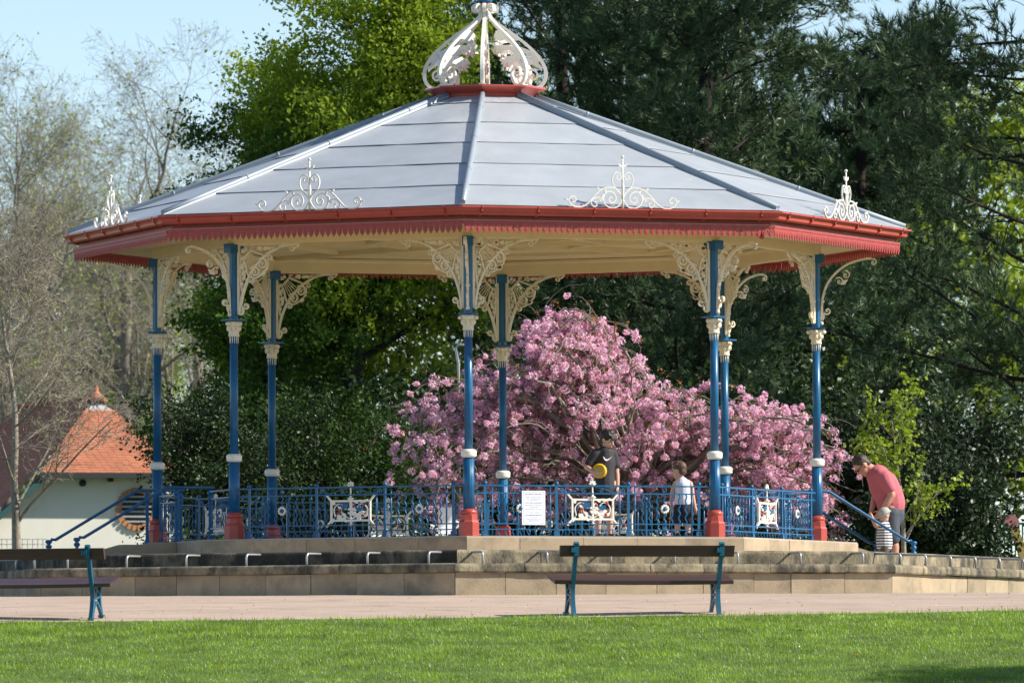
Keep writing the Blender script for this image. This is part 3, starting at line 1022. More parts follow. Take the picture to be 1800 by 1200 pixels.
def make_panel():
    root = empty('railing_panel')
    rail_segment(root, -LP / 2 + .085, LP / 2 - .085)
    for s in (-1, 1):
        for x in (.53, 1.58):
            obj('post', PM, root, (s * x, 0, 0))
        for x in (.40, .625, 1.475):
            obj('baluster', SB, root, (s * x, 0, 0))
        for x in (.735, .845, .955, 1.065, 1.175, 1.285, 1.385):
            obj('wavy_baluster', WM, root, (s * x, 0, 0))
            obj('foot_baluster', WM2, root, (s * x, 0, 0))
        for x in (.1, .2, .3):
            obj('foot_baluster', WM2, root, (s * x, 0, 0))
        r_ = obj('rosette', ROS, root, (s * 1.065, -.012, .395))
        obj('rosette_centre', ROC, r_, (0, -.012, 0))
        for z in (.66, .145):
            obj('ring', RING, root, (s * 1.065, 0, z))
        sc = MB()
        sc.band(smooth2([(s * .05, .69), (s * .16, .675), (s * .28, .635), (s * .38, .625), (s * .44, .66), (s * .47, .68)], 4), .010, .014)
        sc.band(spiral(s * .46, .655, .032, .008, 90, 90 + s * 420, 14), .009, .014)
        sc.band(spiral(s * .13, .645, .032, .008, 90, 90 - s * 420, 14), .009, .014)
        sc.build('scroll', M['blue'], root)
        sc = MB()
        sc.band(spiral(s * (LP / 2 - .13), .60, .03, .006, 90, 90 + s * 400, 14), .010, .014)
        sc.ball((s * (LP / 2 - .11), 0, .10), .03, 8, 6)
        sc.build('scroll', M['blue'], root)
    MB().tube([(0, 0, 0), (0, 0, .19)], .013, 6).build('baluster', M['blue'], root)
    plaque_parts(root)
    return root


aR = RC * C8
panel0 = make_panel()
labels = {0: 'blue railing panel with a white notice hung on it, right of the front column',
          1: 'blue railing panel with white floral plaque at the right front, seen at a steep angle',
          7: 'blue railing panel with white floral plaque, left of the front column',
          3: 'blue railing panel at the back right behind the two boys',
          4: 'blue railing panel at the back left with a white sheet hung on it',
          5: 'blue railing panel at the far left back of the bandstand'}
first = True
for k, lb in labels.items():
    p = panel0 if first else copy_tree(panel0)
    first = False
    a = PHI + R_(-67.5 + 45 * k)
    p.location = pol(aR, a, FLOOR)
    p.rotation_euler = (0, 0, a + PI / 2)
    tag(p, lb, 'railing', 'railing panels between the columns')


def twisted(root, x, y, h, z0=0.0):
    b = MB()
    b.lathe([(.045, z0), (.045, z0 + .03), (.03, z0 + .06), (.026, z0 + .08)], 12, c=(x, y))
    n = 40
    for q in range(4):
        b.tube([(x + .013 * math.cos(q * PI / 2 + i * .55), y + .013 * math.sin(q * PI / 2 + i * .55), z0 + .07 + (h - .2 - z0) * i / n) for i in range(n + 1)], .013, 5)
    b.lathe([(.022, h - .15), (.04, h - .13), (.04, h - .115), (.022, h - .10), (.024, h - .085), (.042, h - .06), (.044, h - .045), (.024, h - .02), (.02, h)], 12, c=(x, y))
    b.build('newel_post', M['blue'], root)


def stair_side(k, lbl):
    """Handrails and short railing ends of a face with steps."""
    a = PHI + R_(-67.5 + 45 * k)
    for s in (-1, 1):
        root = empty('stair_railing', pol(aR, a, FLOOR), a + PI / 2)
        tag(root, lbl[0 if s < 0 else 1], 'stair railing', 'handrails of the bandstand steps')
        xo = s * .70
        twisted(root, xo, 0, .735)
        twisted(root, xo, -.50, .735)
        b = MB()
        b.tube([(xo, .06, .765), (xo, -.64, .765), (xo, -1.86, .055), (xo, -1.93, .06)], .022, 10)
        b.build('handrail', M['blue'], root)
        b = MB()
        b.lathe([(.04, -.42), (.04, -.20), (.028, -.17), (.045, -.13), (.045, -.11), (.02, -.085), (.045, -.05), (.045, -.03), (.022, -.012), (.05, .02), (.05, .04), (.03, .055)], 12, c=(xo, -1.96))
        b.build('end_post', M['blue'], root)
        x0, x1 = sorted((s * .74, s * (LP / 2 - .085)))
        rail_segment(root, x0, x1)
        for x in (.80, 1.0, 1.1, 1.3, 1.4, 1.5, 1.6):
            obj('baluster' if x in (.8, 1.6) else 'wavy_baluster', SB if x in (.8, 1.6) else WM, root, (s * x, 0, 0))
        obj('post', PM, root, (s * 1.69, 0, 0))
        obj('wavy_baluster', WM, root, (s * 1.2, 0, 0))
        r_ = obj('rosette', ROS, root, (s * 1.2, -.012, .395))
        obj('rosette_centre', ROC, r_, (0, -.012, 0))


stair_side(6, ('blue handrail of the left steps, the farther of the two', 'blue handrail of the left steps, the nearer of the two'))
stair_side(2, ('blue handrail sloping down in front of the man in pink', 'blue handrail sloping down behind the striped toddler'))


# ------------------------------------------------------------------ notices
M['paper'] = mat('white_paper', (0.80, 0.83, 0.92), 0.55, var=0.02, scale=3)
M['ink'] = mat('printed_ink', (0.12, 0.13, 0.17), 0.7)
M['faint_ink'] = mat('faint_ink', (0.38, 0.40, 0.46), 0.7)


def notice(px, py0, py1, wpx, k, off, label, printed):
    a = PHI + R_(-67.5 + 45 * k)
    n = pol(1, a)
    base = pol(aR + off, a)
    # find the point of the face under the pixel column
    best = min((abs(0) + i * 0, i) for i in range(1))
    lo, hi = -1.8, 1.8
    t_ = Vector((-n.y, n.x, 0))
    for _ in range(50):
        m1 = (lo + hi) / 2
        p = base + t_ * m1
        q = at(px, (py0 + py1) / 2, p.y)
        if (q.x < p.x) == (t_.x > 0): hi = m1
        else: lo = m1
    p = base + t_ * ((lo + hi) / 2)
    zt, zb = at(px, py0, p.y).z, at(px, py1, p.y).z
    wd = wpx / (CAM_F / (p.y + CAM_D)) / abs(t_.x)
    h = zt - zb
    root = tag(empty('notice', (p.x, p.y, zb), a + PI / 2), label, 'notice')
    MB().box(-wd / 2, wd / 2, -.002, .002, 0, h).build('sheet', M['paper'], root)
    if not printed: return
    b = MB()
    e = .055 * wd
    for (x0, x1, z0_, z1_) in ((-wd / 2 + e, wd / 2 - e, h - e - .004, h - e), (-wd / 2 + e, wd / 2 - e, e, e + .004), (-wd / 2 + e, -wd / 2 + e + .003, e, h - e), (wd / 2 - e - .003, wd / 2 - e, e, h - e)):
        b.box(x0, x1, -.0032, -.0024, z0_, z1_)
    b.build('printed_border', M['faint_ink'], root)
    rg = random.Random(4)
    rows = [(.90, .70, 1), (.82, .66, 0), (.765, .68, 0), (.715, .28, 0), (.645, .72, 1), (.58, .74, 0), (.52, .4, 0), (.455, .70, 0), (.36, .56, 0), (.285, .72, 1), (.215, .3, 0), (.16, .64, 0), (.12, .42, 0)]
    for (v, fw, head) in rows:
        b = MB()
        x = -fw * wd / 2
        hh = .011 if head else .0075
        while x < fw * wd / 2:
            l = rg.uniform(.006, .014) if head else rg.uniform(.012, .03)
            b.box(x, min(x + l, fw * wd / 2), -.0032, -.0024, v * h - hh / 2 + rg.uniform(-.002, .002), v * h + hh / 2)
            x += l + (.008 if head else .005)
        b.build('printed_line', M['ink'] if head else M['faint_ink'], root)


notice(938, 862, 922, 41, 0, .03, 'white printed notice tied to the front railing', True)
notice(784, 891, 938, 27, 4, -.03, 'plain white sheet on the back railing left of the front column', False)

# ------------------------------------------------------------------ steel brackets on the terrace ledge
hb = MB()
pts = [(0, .07, -.30)]
pts += [(0, .07, -.14)]
for i in range(1, 7):
    t = R_(90 * i / 6)
    pts.append((0, .07 + .05 * (1 - math.cos(t)), -.14 + .05 * math.sin(t)))
pts += [(0, .30, -.088), (0, .47, -.088)]
hb.tube(pts, .0155, 10)
HB = hb.mesh('seat_bracket', M['steel'])
names = {6: 'left end', 7: 'left front', 0: 'right front', 1: 'right end'}
for k in (6, 7, 0, 1):
    loc, rz = face_frame(A1, k)
    h = A1 * T8
    n = 7
    for i in range(n):
        s = -h + .42 + (2 * h - .84) * i / (n - 1)
        if k == 6 and i < 4: continue
        p = loc + Matrix.Rotation(rz, 3, 'Z') @ Vector((s, 0, 0))
        o = obj('seat_bracket', HB, None, p, rz + R_(random.Random(k * 9 + i).uniform(-2, 2)))
        order = ['first', 'second', 'third', 'fourth', 'fifth', 'sixth', 'seventh'][i]
        tag(o, 'bent steel bracket on the ledge, %s from the left along the %s side' % (order if k != 6 else ['first', 'second', 'third'][i - 4], names[k]), 'steel bracket', 'steel brackets on the stone ledge')

# ------------------------------------------------------------------ benches
def make_bench(L, legs, ground, ext):
    """Local x along the bench, y towards the bandstand; the rear (backrest) side is at y = 0."""
    root = empty('park_bench')
    pw = L / 2
    s = MB()
    c, sn = math.cos(R_(7)), math.sin(R_(7))

    def tilt(x, y, z): return (x, .04 + y * c - z * sn, .415 + y * sn + z * c)
    for nm, y0, y1 in (('seat_plank', .0, .205), ('seat_plank', .212, .42)):
        b = MB()
        v = []
        n = 10
        for i in range(n + 1):
            x = -pw + L * i / n
            sag = -.012 * (1 - (2 * i / n - 1) ** 2)
            for (yy, zz) in ((y0, 0), (y1, 0), (y1, .045), (y0, .045)):
                v.append(tilt(x, yy, zz + sag))
        f = [(i * 4 + q, i * 4 + (q + 1) % 4, (i + 1) * 4 + (q + 1) % 4, (i + 1) * 4 + q) for i in range(n) for q in range(4)] + [(3, 2, 1, 0), (n * 4, n * 4 + 1, n * 4 + 2, n * 4 + 3)]
        b.add(v, f)
        b.build(nm, M['wood'], root)
    b = MB()
    y_, z_ = -.070, .775
    dn = (-.27, .963)
    b.add([(sx * (pw - .03), y_ + dy + dn[0] * h, z_ + h * dn[1]) for sx in (-1, 1) for (dy, h) in ((.0, 0), (.05, 0), (.05, .15), (.0, .15))],
          [(0, 1, 2, 3), (7, 6, 5, 4), (0, 4, 5, 1), (1, 5, 6, 2), (2, 6, 7, 3), (3, 7, 4, 0)])
    b.build('backrest_plank', M['wood'], root)
    for lx in legs:
        b = MB()
        # rear upright: from the foot up through the seat to the head of the backrest
        prof = smooth2([(-.045, 0), (-.01, .06), (.045, .2), (.06, .34), (.035, .45), (.0, .58), (-.03, .70), (-.06, .80), (-.085, .90), (-.10, .955)], 3)
        m0 = len(b.v)
        b2 = MB().band(prof, [.075 - .02 * math.sin(PI * i / (len(prof) - 1)) for i in range(len(prof))], .05)
        b.add([(lx + v[1], v[0], v[2]) for v in b2.v], b2.f)
        b2 = MB().band(smooth2([(.40, 0), (.375, .05), (.335, .17), (.33, .28), (.36, .37), (.40, .43)], 3), .05, .042)
        b.add([(lx + v[1], v[0], v[2]) for v in b2.v], b2.f)
        b2 = MB()
        b2.band([(-.07, .012), (.0, .012)], .03, .07).band([(.36, .012), (.43, .012)], .03, .07)
        b2.band(smooth2([(.03, .06), (.12, .17), (.19, .205), (.26, .17), (.36, .05)], 3), .03, .035)
        b2.band([(.055, .25), (.34, .27)], .03, .035)
        b2.band(smooth2([(.06, .28), (.15, .33), (.20, .38)], 3), .025, .03)
        b2.band(smooth2([(.33, .29), (.26, .33), (.20, .38)], 3), .025, .03)
        b2.band([(.02, .395), (.43, .435)], .035, .05)
        b.add([(lx + v[1], v[0], v[2]) for v in b2.v], b2.f)
        # rounded head over the plank
        hd = []
        for i in range(13):
            a = R_(180 * i / 12)
            hd.append((-.088 + .034 * math.cos(a), .915 + .05 * math.sin(a)))
        hd += [(-.122, .79), (-.054, .79)]
        b2 = MB().plate(hd, -.032, .032)
        b.add([(lx + v[1], v[0], v[2]) for v in b2.v], b2.f)
        b.box(lx - .075, lx + .0, -.150, -.112, .835, .895)
        b.build('leg', M['teal'], root)
    return root


def put_bench(px, py, Y, rz, L, legs, label):
    p = at(px, py, Y)
    b = make_bench(L, legs, 0, 0)
    b.location = (p.x, p.y, ground_z(p.x, p.y) - .012)
    b.rotation_euler = (R_(5.5), 0, rz)
    tag(b, label, 'bench', 'park benches on the path')
    return b


put_bench(1133, 1075, -12.15, R_(13), 2.36, (-.94, .98), 'brown plank bench with blue iron legs in front of the terrace')
put_bench(27, 1085, -12.35, R_(-15), 2.55, (-1.0, 1.03), 'brown plank bench cut off by the left edge of the photo')

# ------------------------------------------------------------------ plant helpers
def tubes(polys, sides):
    """Many tapered branches at once: list of (points, radii)."""
    groups = {}
    for P, Rr in polys:
        groups.setdefault(len(P), []).append((P, Rr))
    Vs, Fs, base = [], [], 0
    for n, lst in groups.items():
        P = np.array([p for p, _ in lst], dtype=np.float64)
        Rr = np.array([r for _, r in lst], dtype=np.float64)
        B = len(lst)
        T = np.gradient(P, axis=1)
        T /= np.linalg.norm(T, axis=2, keepdims=True) + 1e-9
        ref = np.array([0.31, 0.95, 0.06]); ref2 = np.array([0.95, -.2, .2])
        U = np.cross(T, ref)
        ln = np.linalg.norm(U, axis=2, keepdims=True)
        U = np.where(ln < .15, np.cross(T, ref2), U)
        U /= np.linalg.norm(U, axis=2, keepdims=True) + 1e-9
        W_ = np.cross(T, U)
        a = np.arange(sides) * 2 * PI / sides
        V = P[:, :, None, :] + Rr[:, :, None, None] * (U[:, :, None, :] * np.cos(a)[None, None, :, None] + W_[:, :, None, :] * np.sin(a)[None, None, :, None])
        idx = np.arange(B * n * sides).reshape(B, n, sides) + base
        i0 = idx[:, :-1, :]; i1 = idx[:, 1:, :]
        F = np.stack([i0, np.roll(i0, -1, 2), np.roll(i1, -1, 2), i1], -1).reshape(-1, 4)
        Vs.append(V.reshape(-1, 3)); Fs.append(F)
        base += B * n * sides
    return np.concatenate(Vs), np.concatenate(Fs)


def unit(v):
    return v / (np.linalg.norm(v, axis=-1, keepdims=True) + 1e-9)


def leaf_quads(C, size, rng, up=0.3, aspect=0.55, droop=0.0, dirs=None):
    """Pointed leaf blades (rhombs) around centres C."""
    n = len(C)
    d = unit(rng.normal(size=(n, 3)) + np.array([0, 0, -droop]) if dirs is None else dirs + rng.normal(size=(n, 3)) * .35)
    nn = rng.normal(size=(n, 3)); nn[:, 2] += up * 3
    w_ = unit(np.cross(d, nn))
    s = (size * rng.uniform(.65, 1.3, n))[:, None]
    a = C - d * s * .5; b = C + d * s * .5
    mid = C + unit(np.cross(d, w_)) * s * .08
    l = mid + w_ * s * aspect * .5; r = mid - w_ * s * aspect * .5
    V = np.stack([a, r, b, l], 1).reshape(-1, 3)
    F = np.arange(4 * n).reshape(n, 4)
    return V, F


def grow(rng, p, d, L, r, lvl, P, polys, tips):
    """Recursive branching; P holds the habit of the tree by level."""
    n = P['steps'][lvl]
    pts = [p.copy()]; rad = [r]
    wig = P['wig'][lvl]; up = P['up'][lvl]
    dd = d.copy()
    for i in range(n):
        dd = dd + rng.normal(size=3) * wig
        dd[2] += up
        dd /= np.linalg.norm(dd)
        p = p + dd * (L / n)
        pts.append(p.copy())
        rad.append(r * (1 - (1 - P['taper'][lvl]) * (i + 1) / n))
    polys[lvl].append((pts, rad))
    if lvl == P['levels'] - 1:
        tips.append((pts, dd.copy()))
        return
    k = P['kids'][lvl]
    k = int(rng.integers(k[0], k[1] + 1))
    t0 = P['from'][lvl]
    for j in range(k):
        t = t0 + (1 - t0) * (j + rng.random()) / k
        fi = t * n
        i0 = min(int(fi), n - 1)
        q = pts[i0] + (pts[i0 + 1] - pts[i0]) * (fi - i0)
        rr = rad[i0]
        loc = unit(pts[i0 + 1] - pts[i0])
        ax = unit(np.cross(loc, rng.normal(size=3)))
        if 'flat' in P: ax = unit(ax * np.array([1, 1, P['flat'][lvl]]))
        ang = R_(rng.uniform(*P['ang'][lvl]))
        nd = unit(loc * math.cos(ang) + ax * math.sin(ang))
        ll = P['len'][lvl + 1] * rng.uniform(.7, 1.2) * (1 - P['short'][lvl] * t)
        grow(rng, q, nd, ll, rr * P['rk'][lvl], lvl + 1, P, polys, tips)


def make_tree(name, label, cat, base, P, leafer, barkmat, leafmat, seed, sides=(10, 6, 4, 3, 3, 3), group=None, lean=(0, 0), crown='crown', skip=0, minr=0.0):
    rng = np.random.default_rng(seed)
    polys = [[] for _ in range(P['levels'])]
    tips = []
    d0 = unit(np.array([lean[0], lean[1], 1.0]))
    grow(rng, np.array([0., 0., 0.]), d0, P['len'][0], P['r0'], 0, P, polys, tips)
    root = tag(empty(name, base), label, cat, group)
    V, F = tubes(polys[0], sides[0])
    obj('trunk', np_mesh('trunk', V, F, barkmat, True), root)
    Vs, Fs, b = [], [], 0
    for l in range(1, P['levels'] - skip):
        if not polys[l]: continue
        if minr: polys[l] = [(p_, [max(minr, r_) for r_ in rr_]) for p_, rr_ in polys[l]]
        V, F = tubes(polys[l], sides[l])
        Vs.append(V); Fs.append(F + b); b += len(V)
    if Vs:
        obj('branches', np_mesh('branches', np.concatenate(Vs), np.concatenate(Fs), barkmat, True), root)
    if leafer is not None:
        V, F = leafer(rng, tips, polys)
        me = np_mesh(crown, V, F, leafmat)
        o = obj(crown, me, root)
        o['kind'] = 'stuff'
    return root


def tip_leaves(per, size, spread, zs=1.0, up=.3, aspect=.55, along=True, droop=0.0, keep=None, frac=1.0):
    def f(rng, tips, polys):
        sel = [t for t in tips if rng.random() < frac]
        A = np.array([t[0][-1] for t in sel]); B = np.array([t[0][0] for t in sel])
        n = len(sel)
        t = rng.random((n, per, 1)) ** .7 if along else np.ones((n, per, 1))
        C = B[:, None, :] + (A - B)[:, None, :] * t + rng.normal(size=(n, per, 3)) * spread * np.array([1, 1, zs])
        C = C.reshape(-1, 3)
        if keep is not None: C = C[keep(C)]
        return leaf_quads(C, size, rng, up, aspect, droop)
    return f


def needle_tufts(A, D, rng, per=46, L=.15, shoot=.26, wid=.012, spread=(35, 70)):
    """Brush-like pine shoots: A ends of the shoots, D their directions."""
    n = len(A)
    D = unit(D)
    u = unit(np.cross(D, rng.normal(size=(n, 3))))
    v = np.cross(D, u)
    t = rng.random((n, per))
    az = rng.random((n, per)) * 2 * PI
    an = np.radians(rng.uniform(spread[0], spread[1], (n, per))) * (1 - .55 * t)
    org = A[:, None, :] - D[:, None, :] * (shoot * (1 - t))[:, :, None]
    rd = u[:, None, :] * np.cos(az)[..., None] + v[:, None, :] * np.sin(az)[..., None]
    nd = D[:, None, :] * np.cos(an)[..., None] + rd * np.sin(an)[..., None]
    sd_ = unit(np.cross(nd, rng.normal(size=(n, per, 3))))
    l = L * rng.uniform(.7, 1.15, (n, per, 1))
    a = org - sd_ * wid * .5; b = org + sd_ * wid * .5; c = org + nd * l
    V = np.stack([a, b, c], 2).reshape(-1, 3)
    F = np.arange(len(V)).reshape(-1, 3)
    return V, F


M['bark'] = mat('brown_bark', (0.07, 0.055, 0.042), 0.9, var=0.35, scale=6, bump=0.6, bscale=18)
M['bark_grey'] = mat('grey_bark', (0.22, 0.19, 0.155), 0.9, var=0.3, scale=5, bump=0.4, bscale=18)
M['bark_twig'] = mat('grey_brown_twigs', (0.23, 0.205, 0.175), 0.9, var=0.3, scale=5)
M['bark_dark'] = mat('dark_bark', (0.026, 0.020, 0.017), 0.92, var=0.3, scale=6, bump=0.6, bscale=14)
M['bark_pale'] = mat('pale_bark', (0.30, 0.26, 0.20), 0.85, var=0.3, scale=8, dark=(0.1, 0.09, 0.07), dscale=5, damt=.4)
M['pine'] = leaf_mat('pine_needles', (0.034, 0.072, 0.036), (0.135, 0.205, 0.095), 0.22, .5, .04, patch=.45, pscale=1.6)
M['pine2'] = leaf_mat('pine_needles_green', (0.048, 0.088, 0.042), (0.15, 0.215, 0.10), 0.2, .5, .04, patch=.4, pscale=1.6)
M['beech'] = leaf_mat('fresh_green_leaves', (0.19, 0.30, 0.022), (0.42, 0.52, 0.05), 0.55, .6, .015)
M['beech_dark'] = leaf_mat('green_leaves', (0.05, 0.13, 0.018), (0.15, 0.27, 0.035), 0.45, .6, .015)
M['lime'] = leaf_mat('yellow_green_leaves', (0.20, 0.30, 0.025), (0.38, 0.46, 0.06), 0.5, .6, .015)
M['bud'] = leaf_mat('young_buds', (0.28, 0.35, 0.07), (0.50, 0.56, 0.18), 0.5, .6, .015)
M['layer'] = leaf_mat('layered_green_leaves', (0.05, 0.115, 0.018), (0.12, 0.215, 0.034), 0.42, .6, .015)
M['hedge'] = leaf_mat('shaded_green_leaves', (0.022, 0.054, 0.012), (0.06, 0.115, 0.02), 0.3, .6, .015)
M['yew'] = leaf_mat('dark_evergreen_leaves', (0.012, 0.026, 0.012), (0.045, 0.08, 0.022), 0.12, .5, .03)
M['laurel'] = leaf_mat('glossy_dark_leaves', (0.014, 0.026, 0.014), (0.05, 0.08, 0.035), 0.1, .5, .03)
M['sapling'] = leaf_mat('sapling_leaves', (0.18, 0.28, 0.025), (0.38, 0.47, 0.05), 0.48, .6, .02)
M['blossom'] = leaf_mat('pink_blossom', (0.90, 0.45, 0.62), (0.99, 0.80, 0.89), 0.5, .6, .01)
M['copper'] = leaf_mat('copper_young_leaves', (0.30, 0.12, 0.05), (0.42, 0.24, 0.08), 0.4, .6, .02)

# ------------------------------------------------------------------ budding trees on the left
P_BUD = dict(levels=6, steps=(9, 8, 5, 4, 3, 1), wig=(.05, .13, .17, .2, .24, .26), up=(.0, .06, .05, .03, .01, .0), taper=(.45, .35, .4, .45, .5, .5),
             kids=((8, 9), (7, 8), (6, 7), (5, 6), (3, 4)), **{'from': (.26, .22, .18, .12, .1)}, ang=((28, 60), (28, 60), (30, 65), (30, 70), (30, 75)),
             len=(9.0, 4.6, 2.5, 1.35, .75, .42), short=(.35, .35, .35, .3, .3), rk=(.5, .5, .5, .5, .6), r0=.30)


def place(px, Y, z=None):
    p = at(px, 900, Y)
    return Vector((p.x, Y, ground_z(p.x, Y) if z is None else z))


def scaled(P, s, **kw):
    Q = dict(P)
    Q['len'] = tuple(l * s for l in P['len'])
    Q.update(kw)
    return Q


make_tree('budding_tree', 'bare grey tree with tiny buds at the far left edge', 'tree', place(5, 68), scaled(P_BUD, .97, r0=.2), tip_leaves(1, .085, .07, frac=.9), M['bark_twig'], M['bud'], 11, minr=.0034, group='budding trees on the left', lean=(.05, 0), crown='buds')
make_tree('budding_tree', 'tall twiggy tree with bent grey limbs behind the left roof corner', 'tree', place(205, 74), scaled(P_BUD, 1.04, r0=.24), tip_leaves(1, .085, .07, frac=.6), M['bark_twig'], M['bud'], 23, minr=.0034, group='budding trees on the left', lean=(.06, 0), crown='buds')
make_tree('budding_tree', 'fine twigged tree nearest the green tree, left of the roof slope', 'tree', place(345, 82), scaled(P_BUD, 1.08, r0=.2), tip_leaves(1, .09, .06, frac=.35), M['bark_twig'], M['bud'], 37, minr=.0034, group='budding trees on the left', lean=(-.03, 0), crown='buds')
make_tree('budding_tree', 'pale twiggy tree between the left edge and the bent limbs', 'tree', place(110, 86), scaled(P_BUD, 1.08, r0=.2), tip_leaves(1, .085, .07, frac=.85), M['bark_twig'], M['bud'], 39, minr=.0034, group='budding trees on the left', lean=(-.02, 0), crown='buds')
make_tree('budding_tree', 'loose tree with yellow green new leaves behind the small house', 'tree', place(215, 92), scaled(P_BUD, .85, r0=.20), tip_leaves(3, .13, .12), M['bark_twig'], M['lime'], 41, group='budding trees on the left', crown='buds')
# small bare tree in front of the house
P_SM = dict(levels=5, steps=(10, 6, 5, 4, 3), wig=(.06, .10, .16, .2, .25), up=(.02, .05, .03, .02, .0), taper=(.12, .3, .4, .5, .5),
            kids=((15, 16), (7, 8), (5, 6), (4, 5)), **{'from': (.16, .2, .15, .15)}, ang=((30, 62), (30, 60), (30, 65), (30, 70)),
            len=(5.2, 2.3, 1.0, .55, .32), short=(.55, .3, .3, .3), rk=(.38, .5, .5, .55), r0=.085)
make_tree('small_bare_tree', 'slim bare young tree standing before the white house wall', 'tree', place(32, 16), scaled(P_SM, 1.05), tip_leaves(1, .05, .03, frac=.3), M['bark_pale'], M['bud'], 5, lean=(.0, 0), crown='buds', minr=.0045)

# ------------------------------------------------------------------ leafy trees behind the roof
P_LAY = dict(levels=5, steps=(8, 6, 5, 4, 2), wig=(.03, .07, .10, .13, .15), up=(0, .015, .0, .0, -.01), taper=(.3, .3, .35, .4, .5),
             kids=((26, 28), (9, 10), (5, 6), (3, 4)), **{'from': (.08, .22, .15, .1)}, ang=((55, 82), (35, 60), (35, 60), (30, 60)), flat=(1, .25, .3, .5),
             len=(7.9, 2.5, 1.15, .65, .38), short=(.55, .4, .3, .2), rk=(.30, .45, .5, .5), r0=.22)
make_tree('layered_tree', 'dense green tree in flat layers behind the left columns', 'tree', place(485, 27, 0), scaled(P_LAY, 1.0), tip_leaves(13, .09, .10, .35, up=.6), M['bark_dark'], M['layer'], 51, skip=1, group='leafy trees behind the bandstand')
P_UP = dict(P_LAY); P_UP.update(ang=((30, 62), (30, 55), (30, 60), (30, 60)), up=(0, .05, .03, .02, 0), kids=((22, 24), (9, 10), (5, 6), (3, 4)), len=(10.2, 3.6, 1.6, .85, .45), short=(.55, .4, .3, .2), flat=(1, .5, .5, .6), r0=.3)
make_tree('leafy_tree', 'tall bright green tree rising behind the roof beside the pines', 'tree', place(628, 28, 0), scaled(P_UP, .95, **{'from': (.40, .22, .15, .1)}), tip_leaves(17, .105, .15, .6, up=.5), M['bark_dark'], M['beech'], 61, skip=1, group='leafy trees behind the bandstand')
make_tree('leafy_tree', 'lower green tree left of the tall one, just above the roof edge', 'tree', place(560, 30, 0), scaled(P_UP, .80, **{'from': (.40, .22, .15, .1)}), tip_leaves(16, .105, .14, .6, up=.5), M['bark_dark'], M['beech'], 67, skip=1, group='leafy trees behind the bandstand')
make_tree('leafy_tree', 'rounded green tree at the left end of the leafy trees', 'tree', place(510, 32, 0), scaled(P_UP, .62, **{'from': (.40, .22, .15, .1)}), tip_leaves(14, .105, .13, .6, up=.5), M['bark_dark'], M['beech'], 69, skip=1, group='leafy trees behind the bandstand')
for i, (px, Y, s, sd_, lb) in enumerate(((860, 62, .95, 71, 'yellow green tree glimpsed behind the pines above the cherry'), (1330, 60, .9, 73, 'yellow green tree seen through the pines behind the right front column'),
                                         (1560, 52, .85, 79, 'sunlit yellow green tree with dark limbs right of the bandstand'), (1740, 58, 1.0, 83, 'yellow green tree behind the pine at the right edge'),
                                         (1120, 66, .9, 89, 'yellow green tree hidden mostly behind the middle pine'))):
    make_tree('lime_green_tree', lb, 'tree', place(px, Y, 0), scaled(P_UP, s, r0=.22, kids=((17, 18), (8, 9), (5, 6), (3, 4))), tip_leaves(5, .2, .17, .7, up=.4), M['bark_dark'], M['lime'], sd_, skip=1, group='yellow green trees behind the pines')

# ------------------------------------------------------------------ pines
P_PINE = dict(levels=4, steps=(12, 9, 6, 4), wig=(.02, .09, .14, .16), up=(0, .012, .03, .07), taper=(.35, .25, .35, .5),
              kids=((62, 66), (13, 14), (6, 7)), **{'from': (.08, .10, .12)}, ang=((62, 98), (30, 68), (25, 65)), flat=(1, .5, .8),
              len=(14.5, 4.3, 1.45, .55), short=(.45, .45, .3), rk=(.26, .42, .5), r0=.22)


def pine(label, px, Y, s, seed, mt, per=44, zmax=None, **kw):
    def leafer(rng, tips, polys):
        A = np.array([t[0][-1] for t in tips]); D = np.array([t[1] for t in tips])
        B = np.array([t[0][2] for t in tips])
        D = D + np.array([0, 0, .25])
        D2 = D + rng.normal(size=D.shape) * .5
        Q2 = np.array([q for pl, _ in polys[2] for q in pl[2:-1:2]])
        D3 = rng.normal(size=Q2.shape) + np.array([0, -.4, .5])
        A2 = np.concatenate([A, Q2 + unit(D3) * .2]); Dd = np.concatenate([D, D3])
        Q1 = np.array([q for pl, _ in polys[1] for q in pl[1::2]])
        D4 = rng.normal(size=Q1.shape) + np.array([0, -.6, .4])
        A2 = np.concatenate([A2, Q1 + unit(D4) * .25]); Dd = np.concatenate([Dd, D4])
        cl = np.sin(A2[:, 0] * 2.3 + 1.7 * np.sin(A2[:, 2] * 1.9 + seed)) + np.sin(A2[:, 1] * 2.1 + A2[:, 2] * 1.3) + np.sin(A2[:, 2] * 3.7 + A2[:, 0] * 1.1 + seed)
        k = (rng.random(len(A2)) < kw.get('frac', .85)) & (cl > -1.5)
        return needle_tufts(A2[k], Dd[k], rng, per=per, L=.195 * kw.get('nl', 1), shoot=.30, wid=.0225, spread=(25, 65))
    Q = scaled(P_PINE, s)
    return make_tree('pine_tree', label, 'tree', place(px, Y, 0), Q, leafer, M['bark_dark'], mt, seed, sides=(12, 5, 3, 3), skip=1, group='tall pines behind the bandstand', crown='needles', lean=kw.get('lean', (0, 0)))


pine('dark pine behind the roof crown, leftmost of the pines', 990, 33, .95, 101, M['pine'], per=27, frac=.95)
pine('broad dark pine filling the middle right above the roof', 1235, 29, 1.0, 103, M['pine'], per=28, frac=.95)
pine('dark pine standing back between the roof crown and the broad pine', 1110, 40, 1.08, 105, M['pine'], per=20, frac=.9)
pine('dark pine far back behind the broad pine', 1350, 48, 1.15, 111, M['pine'], per=18, frac=.9)
pine('grey green pine with bare twisting branches at the right edge', 1850, 24, 1.12, 107, M['pine2'], per=34, frac=.62)
pine('dark pine between the middle and the right hand pine', 1520, 36, .72, 109, M['pine'], per=26, frac=.8)

